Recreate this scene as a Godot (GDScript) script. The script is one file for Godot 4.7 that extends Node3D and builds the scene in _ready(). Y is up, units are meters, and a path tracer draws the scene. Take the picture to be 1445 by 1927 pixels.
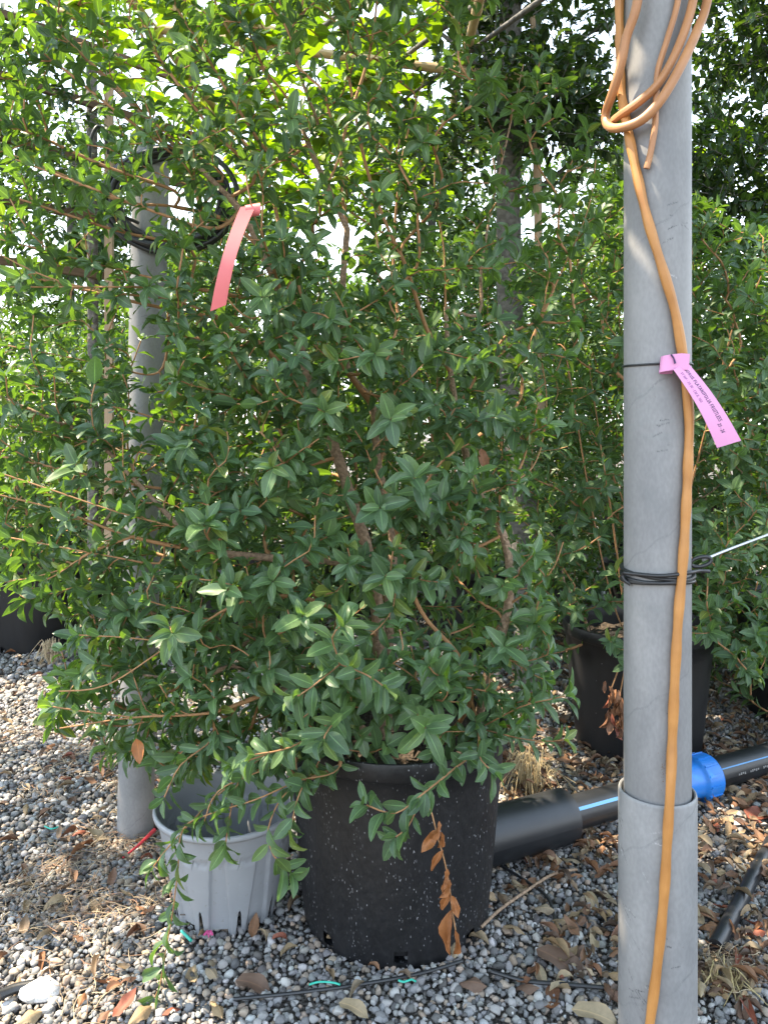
extends Node3D
# A potted evergreen shrub in a nursery, shaded by a trained tree roof.
# Photograph pixels are turned to rays with F, CX, HORIZON; distances come from the ground or from usual sizes.

const F := 1447.0
const CX := 722.0
const HORIZON := 810.0
const EYE := 1.4

var rng := RandomNumberGenerator.new()
var M := {}
var leaf_meshes: Array = []
var names_used := {}

# ------------------------------------------------------------------ helpers
func P(u: float, v: float, d: float) -> Vector3:
	return Vector3((u - CX) * d / F, EYE - (v - HORIZON) * d / F, -d)

func G(u: float, v: float, h := 0.0) -> Vector3:
	var d := (EYE - h) * F / (v - HORIZON)
	return P(u, v, d)

func rr(a: float, b: float) -> float:
	return rng.randf_range(a, b)

func lin(r: float, g: float, b: float) -> Color:
	return Color(r, g, b).linear_to_srgb()

class MB:
	var v := PackedVector3Array()
	var uv := PackedVector2Array()
	var idx := PackedInt32Array()
	var nrm := PackedVector3Array()
	func vert(p: Vector3, t := Vector2.ZERO) -> int:
		v.append(p); uv.append(t); return v.size() - 1
	func tri(a: int, b: int, c: int) -> void:   # counter-clockwise from outside
		idx.append(a); idx.append(c); idx.append(b)
	func quad(a: int, b: int, c: int, d: int) -> void:
		tri(a, b, c); tri(a, c, d)
	func auto_normals() -> void:
		nrm = PackedVector3Array(); nrm.resize(v.size())
		for k in range(0, idx.size(), 3):
			var a := idx[k]; var b := idx[k + 2]; var c := idx[k + 1]
			var n := (v[b] - v[a]).cross(v[c] - v[a])
			nrm[a] += n; nrm[b] += n; nrm[c] += n
		for k in nrm.size():
			nrm[k] = nrm[k].normalized() if nrm[k].length_squared() > 1e-20 else Vector3.UP
	func commit(mat: Material = null) -> ArrayMesh:
		if nrm.size() != v.size():
			auto_normals()
		var arr := []
		arr.resize(Mesh.ARRAY_MAX)
		arr[Mesh.ARRAY_VERTEX] = v
		arr[Mesh.ARRAY_NORMAL] = nrm
		arr[Mesh.ARRAY_TEX_UV] = uv
		arr[Mesh.ARRAY_INDEX] = idx
		var m := ArrayMesh.new()
		m.add_surface_from_arrays(Mesh.PRIMITIVE_TRIANGLES, arr)
		if mat:
			m.surface_set_material(0, mat)
		return m
	func box(c: Vector3, s: Vector3, b := Basis.IDENTITY) -> void:
		for ax in 3:
			for sg in [-1.0, 1.0]:
				var n := Vector3.ZERO; n[ax] = sg
				var e1 := Vector3.ZERO; e1[(ax + 1) % 3] = 1.0
				var e2 := n.cross(e1)
				var q := []
				for k in [[-1, -1], [1, -1], [1, 1], [-1, 1]]:
					var p: Vector3 = (n + e1 * k[0] + e2 * k[1]) * s * 0.5
					q.append(vert(c + b * p, Vector2(k[0] * 0.5 + 0.5, k[1] * 0.5 + 0.5)))
				quad(q[0], q[1], q[2], q[3])
	func tube(pts: Array, radii: Array, sides := 8, caps := true, vscale := 4.0) -> void:
		var n := pts.size()
		if n < 2: return
		var up := Vector3.UP
		var t0: Vector3 = (pts[1] - pts[0]).normalized()
		if absf(t0.dot(up)) > 0.9: up = Vector3.RIGHT
		var side := t0.cross(up).normalized()
		var rings := []
		var len := 0.0
		for i in n:
			var t: Vector3
			if i == 0: t = pts[1] - pts[0]
			elif i == n - 1: t = pts[n - 1] - pts[n - 2]
			else: t = pts[i + 1] - pts[i - 1]
			t = t.normalized()
			side = (side - t * side.dot(t))
			if side.length_squared() < 1e-8: side = t.cross(Vector3(0.3, 0.5, 0.8))
			side = side.normalized()
			var bn := t.cross(side)
			if i > 0: len += (pts[i] - pts[i - 1]).length()
			var ring := []
			for k in sides + 1:
				var a := TAU * k / sides
				ring.append(vert(pts[i] + (side * cos(a) + bn * sin(a)) * radii[mini(i, radii.size() - 1)], Vector2(float(k) / sides, len * vscale)))
			rings.append(ring)
		for i in n - 1:
			for k in sides:
				quad(rings[i][k], rings[i][k + 1], rings[i + 1][k + 1], rings[i + 1][k])
		if caps:
			for e in [0, n - 1]:
				var c := vert(pts[e], Vector2(0.5, 0.5))
				var ring2 := []
				for k in sides:
					ring2.append(vert(v[rings[e][k]], Vector2(0.5, 0.5)))
				for k in sides:
					if e == 0: tri(c, ring2[(k + 1) % sides], ring2[k])
					else: tri(c, ring2[k], ring2[(k + 1) % sides])
	# profile: Array of Vector2(radius, y), outside on the right going up; hole: Callable(seg, row) -> bool
	func lathe(prof: Array, segs := 64, sharp := 0.6, hole = null) -> void:
		var n := prof.size()
		var sn := []
		for i in n - 1:
			var d: Vector2 = prof[i + 1] - prof[i]
			sn.append(Vector2(d.y, -d.x).normalized())
		var len := 0.0
		for i in n - 1:
			var l: float = (prof[i + 1] - prof[i]).length()
			var n0: Vector2 = sn[i]
			var n1: Vector2 = sn[i]
			if i > 0 and sn[i - 1].dot(sn[i]) > sharp: n0 = (sn[i - 1] + sn[i]).normalized()
			if i < n - 2 and sn[i + 1].dot(sn[i]) > sharp: n1 = (sn[i + 1] + sn[i]).normalized()
			var base := v.size()
			for k in segs + 1:
				var a := TAU * k / segs
				var c := cos(a); var s := sin(a)
				vert(Vector3(prof[i].x * c, prof[i].y, -prof[i].x * s), Vector2(float(k) / segs * 3.0, len))
				nrm.append(Vector3(n0.x * c, n0.y, -n0.x * s))
				vert(Vector3(prof[i + 1].x * c, prof[i + 1].y, -prof[i + 1].x * s), Vector2(float(k) / segs * 3.0, len + l))
				nrm.append(Vector3(n1.x * c, n1.y, -n1.x * s))
			for k in segs:
				if hole != null and hole.call(k, i): continue
				var a0 := base + k * 2
				quad(a0, a0 + 2, a0 + 3, a0 + 1)
			len += l

func spline(ctrl: Array, step := 0.03) -> Array:
	var c := Curve3D.new()
	c.bake_interval = step
	for i in ctrl.size():
		var a: Vector3 = ctrl[maxi(i - 1, 0)]
		var b: Vector3 = ctrl[mini(i + 1, ctrl.size() - 1)]
		var t := (b - a) / 6.0
		c.add_point(ctrl[i], -t, t)
	return Array(c.get_baked_points())

func const_r(n: int, r: float) -> Array:
	var a := []
	a.resize(n); a.fill(r)
	return a

func numbered(called: String) -> String:
	if not names_used.has(called):
		names_used[called] = 0
		return called
	names_used[called] += 1
	return "%s_%03d" % [called, names_used[called]]

func tag(o: Node, label: String, category := "", group := "", kind := "") -> Node:
	if label: o.set_meta("label", label)
	if category: o.set_meta("category", category)
	if group: o.set_meta("group", group)
	if kind: o.set_meta("kind", kind)
	return o

func thing(called: String, at: Vector3, label: String, category: String, group := "") -> Node3D:
	var o := Node3D.new()
	o.name = numbered(called)
	add_child(o)
	o.position = at
	tag(o, label, category, group)
	return o

func mi(called: String, mesh: Mesh, mat: Material, parent: Node) -> MeshInstance3D:
	var o := MeshInstance3D.new()
	o.mesh = mesh
	if mat: o.material_override = mat
	if parent == self:
		o.name = numbered(called)
		add_child(o)
	else:
		o.name = called
		parent.add_child(o, true)
	return o

func multi(called: String, mesh: Mesh, mat: Material, xf: Array, cols: Array, parent: Node) -> MultiMeshInstance3D:
	var mm := MultiMesh.new()
	mm.transform_format = MultiMesh.TRANSFORM_3D
	mm.use_colors = true
	mm.mesh = mesh
	mm.instance_count = xf.size()
	for k in xf.size():
		mm.set_instance_transform(k, xf[k])
		mm.set_instance_color(k, cols[k])
	var o := MultiMeshInstance3D.new()
	o.multimesh = mm
	o.material_override = mat
	if parent == self:
		o.name = numbered(called)
		add_child(o)
	else:
		o.name = called
		parent.add_child(o, true)
	o.set_meta("kind", "stuff")
	return o

# ------------------------------------------------------------------ textures and materials
func tex(img: Image) -> ImageTexture:
	img.generate_mipmaps()
	return ImageTexture.create_from_image(img)

func noise_img(w: int, h: int, seed: int, freq: float, oct := 4) -> Image:
	var n := FastNoiseLite.new()
	n.seed = seed
	n.noise_type = FastNoiseLite.TYPE_SIMPLEX_SMOOTH
	n.frequency = freq
	n.fractal_octaves = oct
	return n.get_seamless_image(w, h)

func ramp_noise(w: int, h: int, seed: int, freq: float, a: Color, b: Color, oct := 4) -> Image:
	var s := noise_img(w, h, seed, freq, oct)
	var o := Image.create(w, h, false, Image.FORMAT_RGB8)
	for y in h:
		for x in w:
			o.set_pixel(x, y, a.lerp(b, s.get_pixel(x, y).r))
	return o

func leaf_texture(vein: Color, blade: Color, laterals: int, lat_strength: float, seed: int) -> ImageTexture:
	var w := 64
	var h := 128
	var img := Image.create(w, h, false, Image.FORMAT_RGB8)
	var n := FastNoiseLite.new()
	n.seed = seed
	n.frequency = 0.06
	for y in h:
		for x in w:
			var s := (x + 0.5) / w * 2.0 - 1.0
			var t := (y + 0.5) / h
			var mott := 0.5 + 0.5 * n.get_noise_2d(x, y)
			var c := blade.lerp(blade * 0.86, mott)
			var mid := clampf(1.0 - absf(s) / (0.13 - 0.08 * t), 0.0, 1.0)
			var ph := fposmod((t - absf(s) * 0.22) * laterals, 1.0)
			var lat := clampf(1.0 - absf(ph - 0.5) / 0.10, 0.0, 1.0) * (1.0 - absf(s)) * lat_strength
			var rim := clampf((absf(s) - 0.9) / 0.1, 0.0, 1.0) * 0.35
			c = c.lerp(vein, clampf(maxf(mid, maxf(lat, rim)), 0.0, 1.0))
			img.set_pixel(x, y, c)
	return tex(img)

func std(r: float, g: float, b: float, rough := 0.7) -> StandardMaterial3D:
	var m := StandardMaterial3D.new()
	m.albedo_color = lin(r, g, b)
	m.roughness = rough
	return m

func tri_tex(m: StandardMaterial3D, albedo: Texture2D, scale: float, normal: Texture2D = null, nscale := 1.0, world := false) -> void:
	if albedo: m.albedo_texture = albedo
	m.uv1_triplanar = true
	m.uv1_world_triplanar = world
	m.uv1_scale = Vector3.ONE * scale
	if normal:
		m.normal_enabled = true
		m.normal_texture = normal
		m.normal_scale = nscale

func leaf_mat(t: Texture2D, back: Color, rough: float, per_copy: bool, tint := Color.WHITE) -> StandardMaterial3D:
	var m := StandardMaterial3D.new()
	m.albedo_texture = t
	m.albedo_color = tint
	m.roughness = rough
	m.metallic_specular = 0.5
	m.backlight_enabled = true
	m.backlight = back
	m.vertex_color_use_as_albedo = per_copy
	m.cull_mode = BaseMaterial3D.CULL_DISABLED
	return m

func nmap(seed: int, freq: float, strength: float, size := 256) -> ImageTexture:
	var im := noise_img(size, size, seed, freq, 5)
	im.convert(Image.FORMAT_RGBA8)
	im.bump_map_to_normal_map(strength)
	return tex(im)

func make_materials() -> void:
	M.leaf_tex = leaf_texture(lin(0.95, 0.98, 0.85), lin(0.42, 0.44, 0.42), 9, 0.16, 3)
	M.leaf = leaf_mat(M.leaf_tex, Color(0.95, 1.0, 0.36), 0.34, true)
	M.leaf_back = leaf_mat(M.leaf_tex, Color(0.95, 1.0, 0.36), 0.45, true)
	M.mulberry_tex = leaf_texture(lin(0.85, 0.9, 0.6), lin(0.62, 0.62, 0.6), 6, 0.35, 5)
	M.mulberry = leaf_mat(M.mulberry_tex, Color(0.9, 1.0, 0.3), 0.5, true)
	M.dead_tex = leaf_texture(lin(0.9, 0.8, 0.7), lin(0.62, 0.6, 0.58), 8, 0.3, 8)
	M.dead = leaf_mat(M.dead_tex, Color(0.4, 0.3, 0.2), 0.7, true)
	M.tints = []
	for c in [[0.27, 0.45, 0.235], [0.24, 0.40, 0.225], [0.30, 0.49, 0.245], [0.215, 0.365, 0.21], [0.35, 0.565, 0.26], [0.40, 0.60, 0.235]]:
		M.tints.append(leaf_mat(M.leaf_tex, Color(0.95, 1.0, 0.36), 0.42, false, lin(c[0], c[1], c[2])))
	M.dead_tints = []
	for c in [[0.33, 0.155, 0.07], [0.25, 0.12, 0.062], [0.43, 0.31, 0.17], [0.20, 0.125, 0.085], [0.46, 0.37, 0.23], [0.33, 0.10, 0.055]]:
		M.dead_tints.append(leaf_mat(M.dead_tex, Color(0.35, 0.25, 0.15), 0.7, false, lin(c[0], c[1], c[2])))
	M.orange_dead = leaf_mat(M.dead_tex, Color(0.4, 0.3, 0.15), 0.65, false, lin(0.46, 0.18, 0.05))
	# bark
	var bn := nmap(11, 0.02, 9.0)
	M.bark = std(1, 1, 1, 0.9)
	tri_tex(M.bark, tex(ramp_noise(256, 256, 12, 0.02, lin(0.13, 0.085, 0.055), lin(0.42, 0.29, 0.19))), 14.0, bn, 1.2)
	M.twig = std(1, 1, 1, 0.8)
	tri_tex(M.twig, tex(ramp_noise(128, 128, 13, 0.03, lin(0.22, 0.11, 0.045), lin(0.40, 0.22, 0.10))), 10.0)
	M.grey_bark = std(1, 1, 1, 0.9)
	tri_tex(M.grey_bark, tex(ramp_noise(256, 256, 14, 0.02, lin(0.05, 0.045, 0.04), lin(0.19, 0.18, 0.16))), 5.0, bn, 1.0)
	M.soil = std(1, 1, 1, 1.0)
	tri_tex(M.soil, tex(ramp_noise(128, 128, 15, 0.05, lin(0.02, 0.015, 0.01), lin(0.09, 0.065, 0.045))), 6.0, nmap(16, 0.05, 12.0, 128), 1.5)
	# timber
	M.timber = std(1, 1, 1, 0.85)
	var ti := Image.create(128, 256, false, Image.FORMAT_RGB8)
	var tn := FastNoiseLite.new()
	tn.seed = 5
	tn.frequency = 0.03
	for y in 256:
		for x in 128:
			var g := 0.5 + 0.5 * tn.get_noise_2d(x * 5.0, y * 0.35)
			ti.set_pixel(x, y, lin(0.20, 0.135, 0.085).lerp(lin(0.46, 0.34, 0.22), g))
	M.timber.albedo_texture = tex(ti)
	M.weathered = std(0.30, 0.26, 0.22, 0.9)
	M.weathered.albedo_texture = M.timber.albedo_texture
	# bamboo
	M.bamboo = std(1, 1, 1, 0.55)
	var bi := Image.create(64, 256, false, Image.FORMAT_RGB8)
	for y in 256:
		for x in 64:
			var g2 := 0.5 + 0.5 * tn.get_noise_2d(x * 6.0 + 400.0, y * 0.5)
			bi.set_pixel(x, y, lin(0.36, 0.24, 0.11).lerp(lin(0.62, 0.46, 0.25), g2))
	M.bamboo.albedo_texture = tex(bi)
	# pipe posts
	M.post = std(1, 1, 1, 0.55)
	M.post.albedo_texture = tex(post_image(21, 0.0))
	tri_tex(M.post, M.post.albedo_texture, 1.0)
	M.post.uv1_triplanar = false
	M.post.uv1_scale = Vector3(1.0 / 3.0, 0.33, 1)
	M.sleeve = std(1, 1, 1, 0.6)
	M.sleeve.albedo_texture = tex(post_image(33, 1.0))
	M.sleeve.uv1_scale = Vector3(1.0 / 3.0, 0.33, 1)
	# black plastic
	M.pot = std(1, 1, 1, 0.5)
	M.pot.albedo_texture = tex(speck_image(41, 3200))
	M.pot.normal_enabled = true
	M.pot.normal_texture = nmap(42, 0.08, 1.5)
	M.pot.normal_scale = 0.35
	M.pot_clean = std(1, 1, 1, 0.5)
	M.pot_clean.albedo_texture = tex(speck_image(43, 160))
	M.black = std(0.014, 0.0145, 0.016, 0.42)
	M.black_pipe = std(1, 1, 1, 0.4)
	tri_tex(M.black_pipe, tex(ramp_noise(256, 256, 44, 0.01, lin(0.007, 0.008, 0.0095), lin(0.024, 0.025, 0.028), 6)), 2.0)
	M.blue = std(0.012, 0.14, 0.46, 0.38)
	M.blue_stripe = std(0.08, 0.22, 0.42, 0.6)
	M.grey_plastic = std(1, 1, 1, 0.42)
	var gi := ramp_noise(512, 512, 45, 0.006, lin(0.21, 0.222, 0.24), lin(0.275, 0.288, 0.305), 5)
	var gr := RandomNumberGenerator.new()
	gr.seed = 45
	for k in 260:
		var x0 := gr.randi_range(0, 511)
		var y0 := gr.randi_range(0, 511)
		var dc := Color(0.35, 0.30, 0.25) if gr.randf() < 0.7 else Color(0.70, 0.71, 0.72)
		for q in gr.randi_range(2, 16):
			var xx := posmod(int(x0 + gr.randfn(0, 1.6)), 512)
			var yy := posmod(int(y0 + gr.randfn(0, 2.5)), 512)
			gi.set_pixel(xx, yy, gi.get_pixel(xx, yy).lerp(dc, gr.randf_range(0.2, 0.6)))
	tri_tex(M.grey_plastic, tex(gi), 1.5)
	M.cable = std(1, 1, 1, 0.5)
	tri_tex(M.cable, tex(ramp_noise(128, 128, 46, 0.02, lin(0.30, 0.125, 0.028), lin(0.46, 0.215, 0.06))), 5.0)
	M.cable_old = std(1, 1, 1, 0.5)
	tri_tex(M.cable_old, tex(ramp_noise(128, 128, 47, 0.02, lin(0.28, 0.125, 0.05), lin(0.42, 0.205, 0.088))), 5.0)
	M.pink = std(0.60, 0.255, 0.45, 0.5)
	M.pink.backlight_enabled = true
	M.pink.backlight = Color(0.3, 0.2, 0.25)
	M.coral = std(0.58, 0.135, 0.14, 0.5)
	M.coral.backlight_enabled = true
	M.coral.backlight = Color(0.35, 0.2, 0.2)
	M.ink = std(0.05, 0.03, 0.09, 0.8)
	M.ink_faint = std(0.22, 0.09, 0.22, 0.8)
	M.steel = std(0.5, 0.5, 0.5, 0.35)
	M.steel.metallic = 0.8
	M.red = std(0.55, 0.04, 0.05, 0.5)
	M.magenta = std(0.55, 0.07, 0.22, 0.6)
	M.green_string = std(0.03, 0.38, 0.28, 0.5)
	M.stone = std(1, 1, 1, 0.75)
	M.stone.vertex_color_use_as_albedo = true
	tri_tex(M.stone, tex(ramp_noise(128, 128, 51, 0.05, lin(0.62, 0.62, 0.62), lin(1, 1, 1), 5)), 22.0)
	M.stone_tints = []
	for c in [[0.24, 0.24, 0.245], [0.32, 0.31, 0.30], [0.17, 0.168, 0.17], [0.42, 0.41, 0.39], [0.34, 0.28, 0.22], [0.12, 0.118, 0.115]]:
		var sm := std(c[0], c[1], c[2], 0.75)
		tri_tex(sm, M.stone.albedo_texture, 22.0)
		M.stone_tints.append(sm)
	M.white_stone = std(1, 1, 1, 0.7)
	tri_tex(M.white_stone, tex(ramp_noise(128, 128, 52, 0.03, lin(0.40, 0.39, 0.37), lin(0.72, 0.71, 0.70), 5)), 6.0, bn, 0.6)
	M.straw = std(1, 1, 1, 0.9)
	M.straw.vertex_color_use_as_albedo = true
	M.ground = std(1, 1, 1, 1.0)
	tri_tex(M.ground, tex(ramp_noise(512, 512, 53, 0.04, lin(0.05, 0.043, 0.036), lin(0.26, 0.235, 0.21), 6)), 1.2, nmap(54, 0.1, 10.0, 512), 1.5, true)

func post_image(seed: int, scuff: float) -> Image:
	# one turn of the pipe by three metres of it: grain, helical seam, scuffs, wiped bands and rust spots
	var w := 512
	var h := 2048
	var img := Image.create(w, h, false, Image.FORMAT_RGB8)
	var a := noise_img(w, h, seed, 0.003, 5)
	var b := noise_img(w, h, seed + 1, 0.09, 3)
	var d := noise_img(w, h, seed + 2, 0.012, 4)
	var r := RandomNumberGenerator.new()
	r.seed = seed
	for y in h:
		for x in w:
			var c := lin(0.157, 0.158, 0.160).lerp(lin(0.248, 0.244, 0.238), a.get_pixel(x, y).r)
			c = c * (0.92 + 0.10 * b.get_pixel(x, y).r + 0.06 * d.get_pixel(x, y).r)
			img.set_pixel(x, y, c)
	for turn in 12:
		for x in w:
			var yy := int((0.285 * (turn + float(x) / w) - 0.1) * 676.0 + 2.0 * sin(x * 0.11))
			if yy < 0 or yy >= h - 3: continue
			var k := d.get_pixel(x, yy).r
			for q in 3:
				if r.randf() < 0.75: img.set_pixel(x, yy + q, img.get_pixel(x, yy + q).lerp(Color(0.30, 0.31, 0.32), 0.42 * k))
	# wiped bands
	for q in [[1.41, 1.52, 0.16], [1.30, 1.34, 0.10], [1.10, 1.13, 0.14], [0.55, 0.62, 0.10]]:
		for yy in range(int(q[0] * 676), int(q[1] * 676)):
			for x in w:
				var k2: float = d.get_pixel(x, posmod(yy * 6, h)).r
				img.set_pixel(x, yy, img.get_pixel(x, yy).lerp(Color(0.42, 0.44, 0.44), q[2] * 2.2 * maxf(0.0, k2 - 0.35)))
	# scuffs in clusters, most of them near-level strokes
	for cl in int(9 + scuff * 26):
		var cx := r.randi_range(0, w - 1)
		var cy := r.randi_range(0, int(h * (0.9 if scuff < 0.5 else 0.3)))
		for k3 in r.randi_range(2, 7):
			var x0 := cx + r.randfn(0.0, 14.0)
			var y0 := cy + r.randfn(0.0, 22.0)
			var n := r.randi_range(5, 30)
			var sl := r.randf_range(-0.25, 0.25) if scuff < 0.5 else r.randf_range(-0.9, 0.3)
			var tone := Color(0.13, 0.13, 0.14) if r.randf() < 0.7 else Color(0.80, 0.80, 0.79)
			var st := r.randf_range(0.25, 0.8)
			for q2 in n:
				var xx := posmod(int(x0 + q2), w)
				var yy2 := posmod(int(y0 + q2 * sl), h)
				if r.randf() < 0.25: continue
				img.set_pixel(xx, yy2, img.get_pixel(xx, yy2).lerp(tone, st * r.randf_range(0.4, 1.0)))
				if r.randf() < 0.5:
					img.set_pixel(xx, posmod(yy2 + 1, h), img.get_pixel(xx, posmod(yy2 + 1, h)).lerp(tone, st * 0.6))
	# a rust stain above the sleeve, small brown flecks
	for k4 in 60:
		var xr := posmod(int(372 + r.randfn(0.0, 5.0)), w)
		var yr := int(0.83 * 676 + r.randfn(0.0, 11.0))
		img.set_pixel(xr, yr, img.get_pixel(xr, yr).lerp(Color(0.36, 0.22, 0.13), r.randf_range(0.2, 0.8)))
	for k5 in 120:
		var xf := r.randi_range(0, w - 1)
		var yf := r.randi_range(0, h - 1)
		img.set_pixel(xf, yf, img.get_pixel(xf, yf).lerp(Color(0.33, 0.25, 0.18), r.randf_range(0.2, 0.7)))
	return img

func speck_image(seed: int, n: int) -> Image:
	var w := 1024
	var h := 512
	var img := ramp_noise(w, h, seed, 0.01, lin(0.005, 0.0053, 0.0064), lin(0.010, 0.0105, 0.0125), 5)
	var r := RandomNumberGenerator.new()
	r.seed = seed
	var patch := noise_img(w, h, seed + 9, 0.006, 3)
	for k in n:
		var x := r.randi_range(0, w - 1)
		var y := r.randi_range(0, h - 1)
		if patch.get_pixel(x, y).r < r.randf_range(0.25, 0.85): continue
		var l := r.randi_range(1, 4)
		var dx := r.randf_range(-1, 1)
		var dy := r.randf_range(-1, 1)
		var g := r.randf_range(0.22, 0.7)
		for q in l:
			for e in 3: img.set_pixel(posmod(int(x + dx * q) + e % 2, w), posmod(int(y + dy * q) + e / 2, h), Color(g, g, g * 1.02))
	for k in int(n / 40.0):
		var x2 := r.randi_range(0, w - 1)
		var y2 := r.randi_range(0, h - 1)
		for q in 40:
			var xx := posmod(int(x2 + r.randfn(0, 9)), w)
			var yy := posmod(int(y2 + r.randfn(0, 9)), h)
			img.set_pixel(xx, yy, img.get_pixel(xx, yy).lerp(Color(0.4, 0.4, 0.42), 0.3))
	return img

# ------------------------------------------------------------------ leaves
# x across, y the upper face's normal, z from stalk to tip; length 1
func leaf_mesh(segs: int, curl: float, fold: float, width: float, wave: float, shape := 0.8, cols := 4) -> ArrayMesh:
	var b := MB.new()
	var p := Vector2(0, 0)   # y, z
	var ds := 1.0 / segs
	var rows := []
	for i in segs + 1:
		var t := float(i) / segs
		var phi := curl * (t - 0.25)
		var dir := Vector2(-sin(phi), cos(phi))
		var nv := Vector3(0, dir.y, -dir.x)
		var w := width * 0.5 * pow(maxf(sin(PI * pow(t, shape)), 0.0), 0.72)
		if i == 0: w = 0.012
		elif i == segs: w = 0.004
		var row := []
		for j in cols + 1:
			var s := float(j) / cols * 2.0 - 1.0
			var e := absf(s)
			var x := s * w * cos(fold)
			var lift := e * w * sin(fold) * (1.0 + 0.25 * e) + wave * e * e * sin(t * 9.0 + s * 2.0) * w
			row.append(b.vert(Vector3(x, p.x, p.y) + nv * lift, Vector2(0.5 + s * 0.5, t)))
		rows.append(row)
		p += dir * ds
	for i in segs:
		for j in cols:
			# seen from +y, z away: counter-clockwise
			b.quad(rows[i][j], rows[i + 1][j], rows[i + 1][j + 1], rows[i][j + 1])
	return b.commit()

func leaf_xf(at: Vector3, dir: Vector3, up: Vector3, size: float, wide := 1.0) -> Transform3D:
	var z := dir.normalized()
	var x := up.cross(z)
	if x.length_squared() < 1e-6: x = Vector3.RIGHT.cross(z)
	x = x.normalized()
	var y := z.cross(x)
	return Transform3D(Basis(x * size * wide, y * size, z * size), at)

# ------------------------------------------------------------------ plants: a skeleton of nodes grown towards shoot tips
class Plant:
	var pos := PackedVector3Array()
	var dir := PackedVector3Array()
	var par := PackedInt32Array()
	var plen := PackedFloat32Array()
	var stem := PackedInt32Array()    # 1 for authored stems
	var leaves: Array = []            # [Transform3D, variant, Color]
	var axis := Vector3.ZERO
	func add(p: Vector3, parent: int, is_stem := 0) -> int:
		pos.append(p)
		par.append(parent)
		stem.append(is_stem)
		if parent >= 0:
			var d := p - pos[parent]
			plen.append(plen[parent] + d.length())
			dir.append(d.normalized() if d.length_squared() > 1e-10 else dir[parent])
		else:
			plen.append(0.0)
			dir.append(Vector3.UP)
		return pos.size() - 1
	func nearest(p: Vector3) -> int:
		var best := 0
		var bd := 1e9
		for i in pos.size():
			var d := pos[i].distance_squared_to(p)
			if d < bd:
				bd = d; best = i
		return best
	func parent_for(p: Vector3, ahead: float) -> int:
		var best := 0
		var bc := 1e9
		for i in pos.size():
			var d := p - pos[i]
			var l := d.length()
			if l > 0.9 and bc < 1.5: continue
			var cost := l * (1.0 + ahead * (1.0 - d.dot(dir[i]) / maxf(l, 1e-4))) + 0.10 * plen[i]
			if l < 0.03: cost += 0.5
			if cost < bc:
				bc = cost; best = i
		return best
	func polyline(pts: Array, parent: int, is_stem := 1) -> Array:
		var ids := []
		var last := parent
		for k in pts.size():
			if k == 0 and parent >= 0 and pos[parent].distance_to(pts[0]) < 0.004: continue
			last = add(pts[k], last, is_stem)
			ids.append(last)
		return ids
	func radii(tip: float, power: float) -> PackedFloat32Array:
		var n := pos.size()
		var kids := PackedFloat32Array(); kids.resize(n)
		var has := PackedInt32Array(); has.resize(n)
		for i in range(n - 1, -1, -1):
			if has[i] == 0: kids[i] += 1.0
			if par[i] >= 0:
				kids[par[i]] += kids[i]
				has[par[i]] = 1
		var r := PackedFloat32Array(); r.resize(n)
		for i in n: r[i] = tip * pow(kids[i], power)
		return r

func leafy(pl: Plant, ids: Array, size: float, spacing: float, from_frac: float, light: float, tip_extra: int, droop: float, w: float = 1.0, density: float = 1.0) -> void:
	# opposite, decussate pairs along the nodes, with a rosette at the tip
	if ids.size() < 2: return
	var total: float = pl.plen[ids[-1]] - pl.plen[ids[0]]
	var s: float = total * from_frac
	var turn := rr(0.0, TAU)
	var at := 0
	while s < total:
		while at < ids.size() - 2 and pl.plen[ids[at + 1]] - pl.plen[ids[0]] < s: at += 1
		var i0: int = ids[at]
		var i1: int = ids[at + 1]
		var seg: float = maxf(pl.plen[i1] - pl.plen[i0], 1e-4)
		var k: float = clampf((s - (pl.plen[i0] - pl.plen[ids[0]])) / seg, 0.0, 1.0)
		var p: Vector3 = pl.pos[i0].lerp(pl.pos[i1], k)
		pair(pl, p, (pl.pos[i1] - pl.pos[i0]).normalized(), turn, size * rr(0.72, 1.12) * (0.82 + 0.18 * s / maxf(total, 0.01)), light, droop, w, density)
		turn += PI * 0.5 + rr(-0.35, 0.35)
		s += spacing * rr(0.75, 1.3)
	var tip: Vector3 = pl.pos[ids[-1]]
	var td: Vector3 = pl.dir[ids[-1]]
	for q in tip_extra:
		pair(pl, tip + td * 0.006 * q, td, turn, size * (0.95 - 0.26 * q) * rr(0.9, 1.1), light + 0.2 * q, droop * 0.4, w, 1.0)
		turn += PI * 0.5 + rr(-0.25, 0.25)

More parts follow.
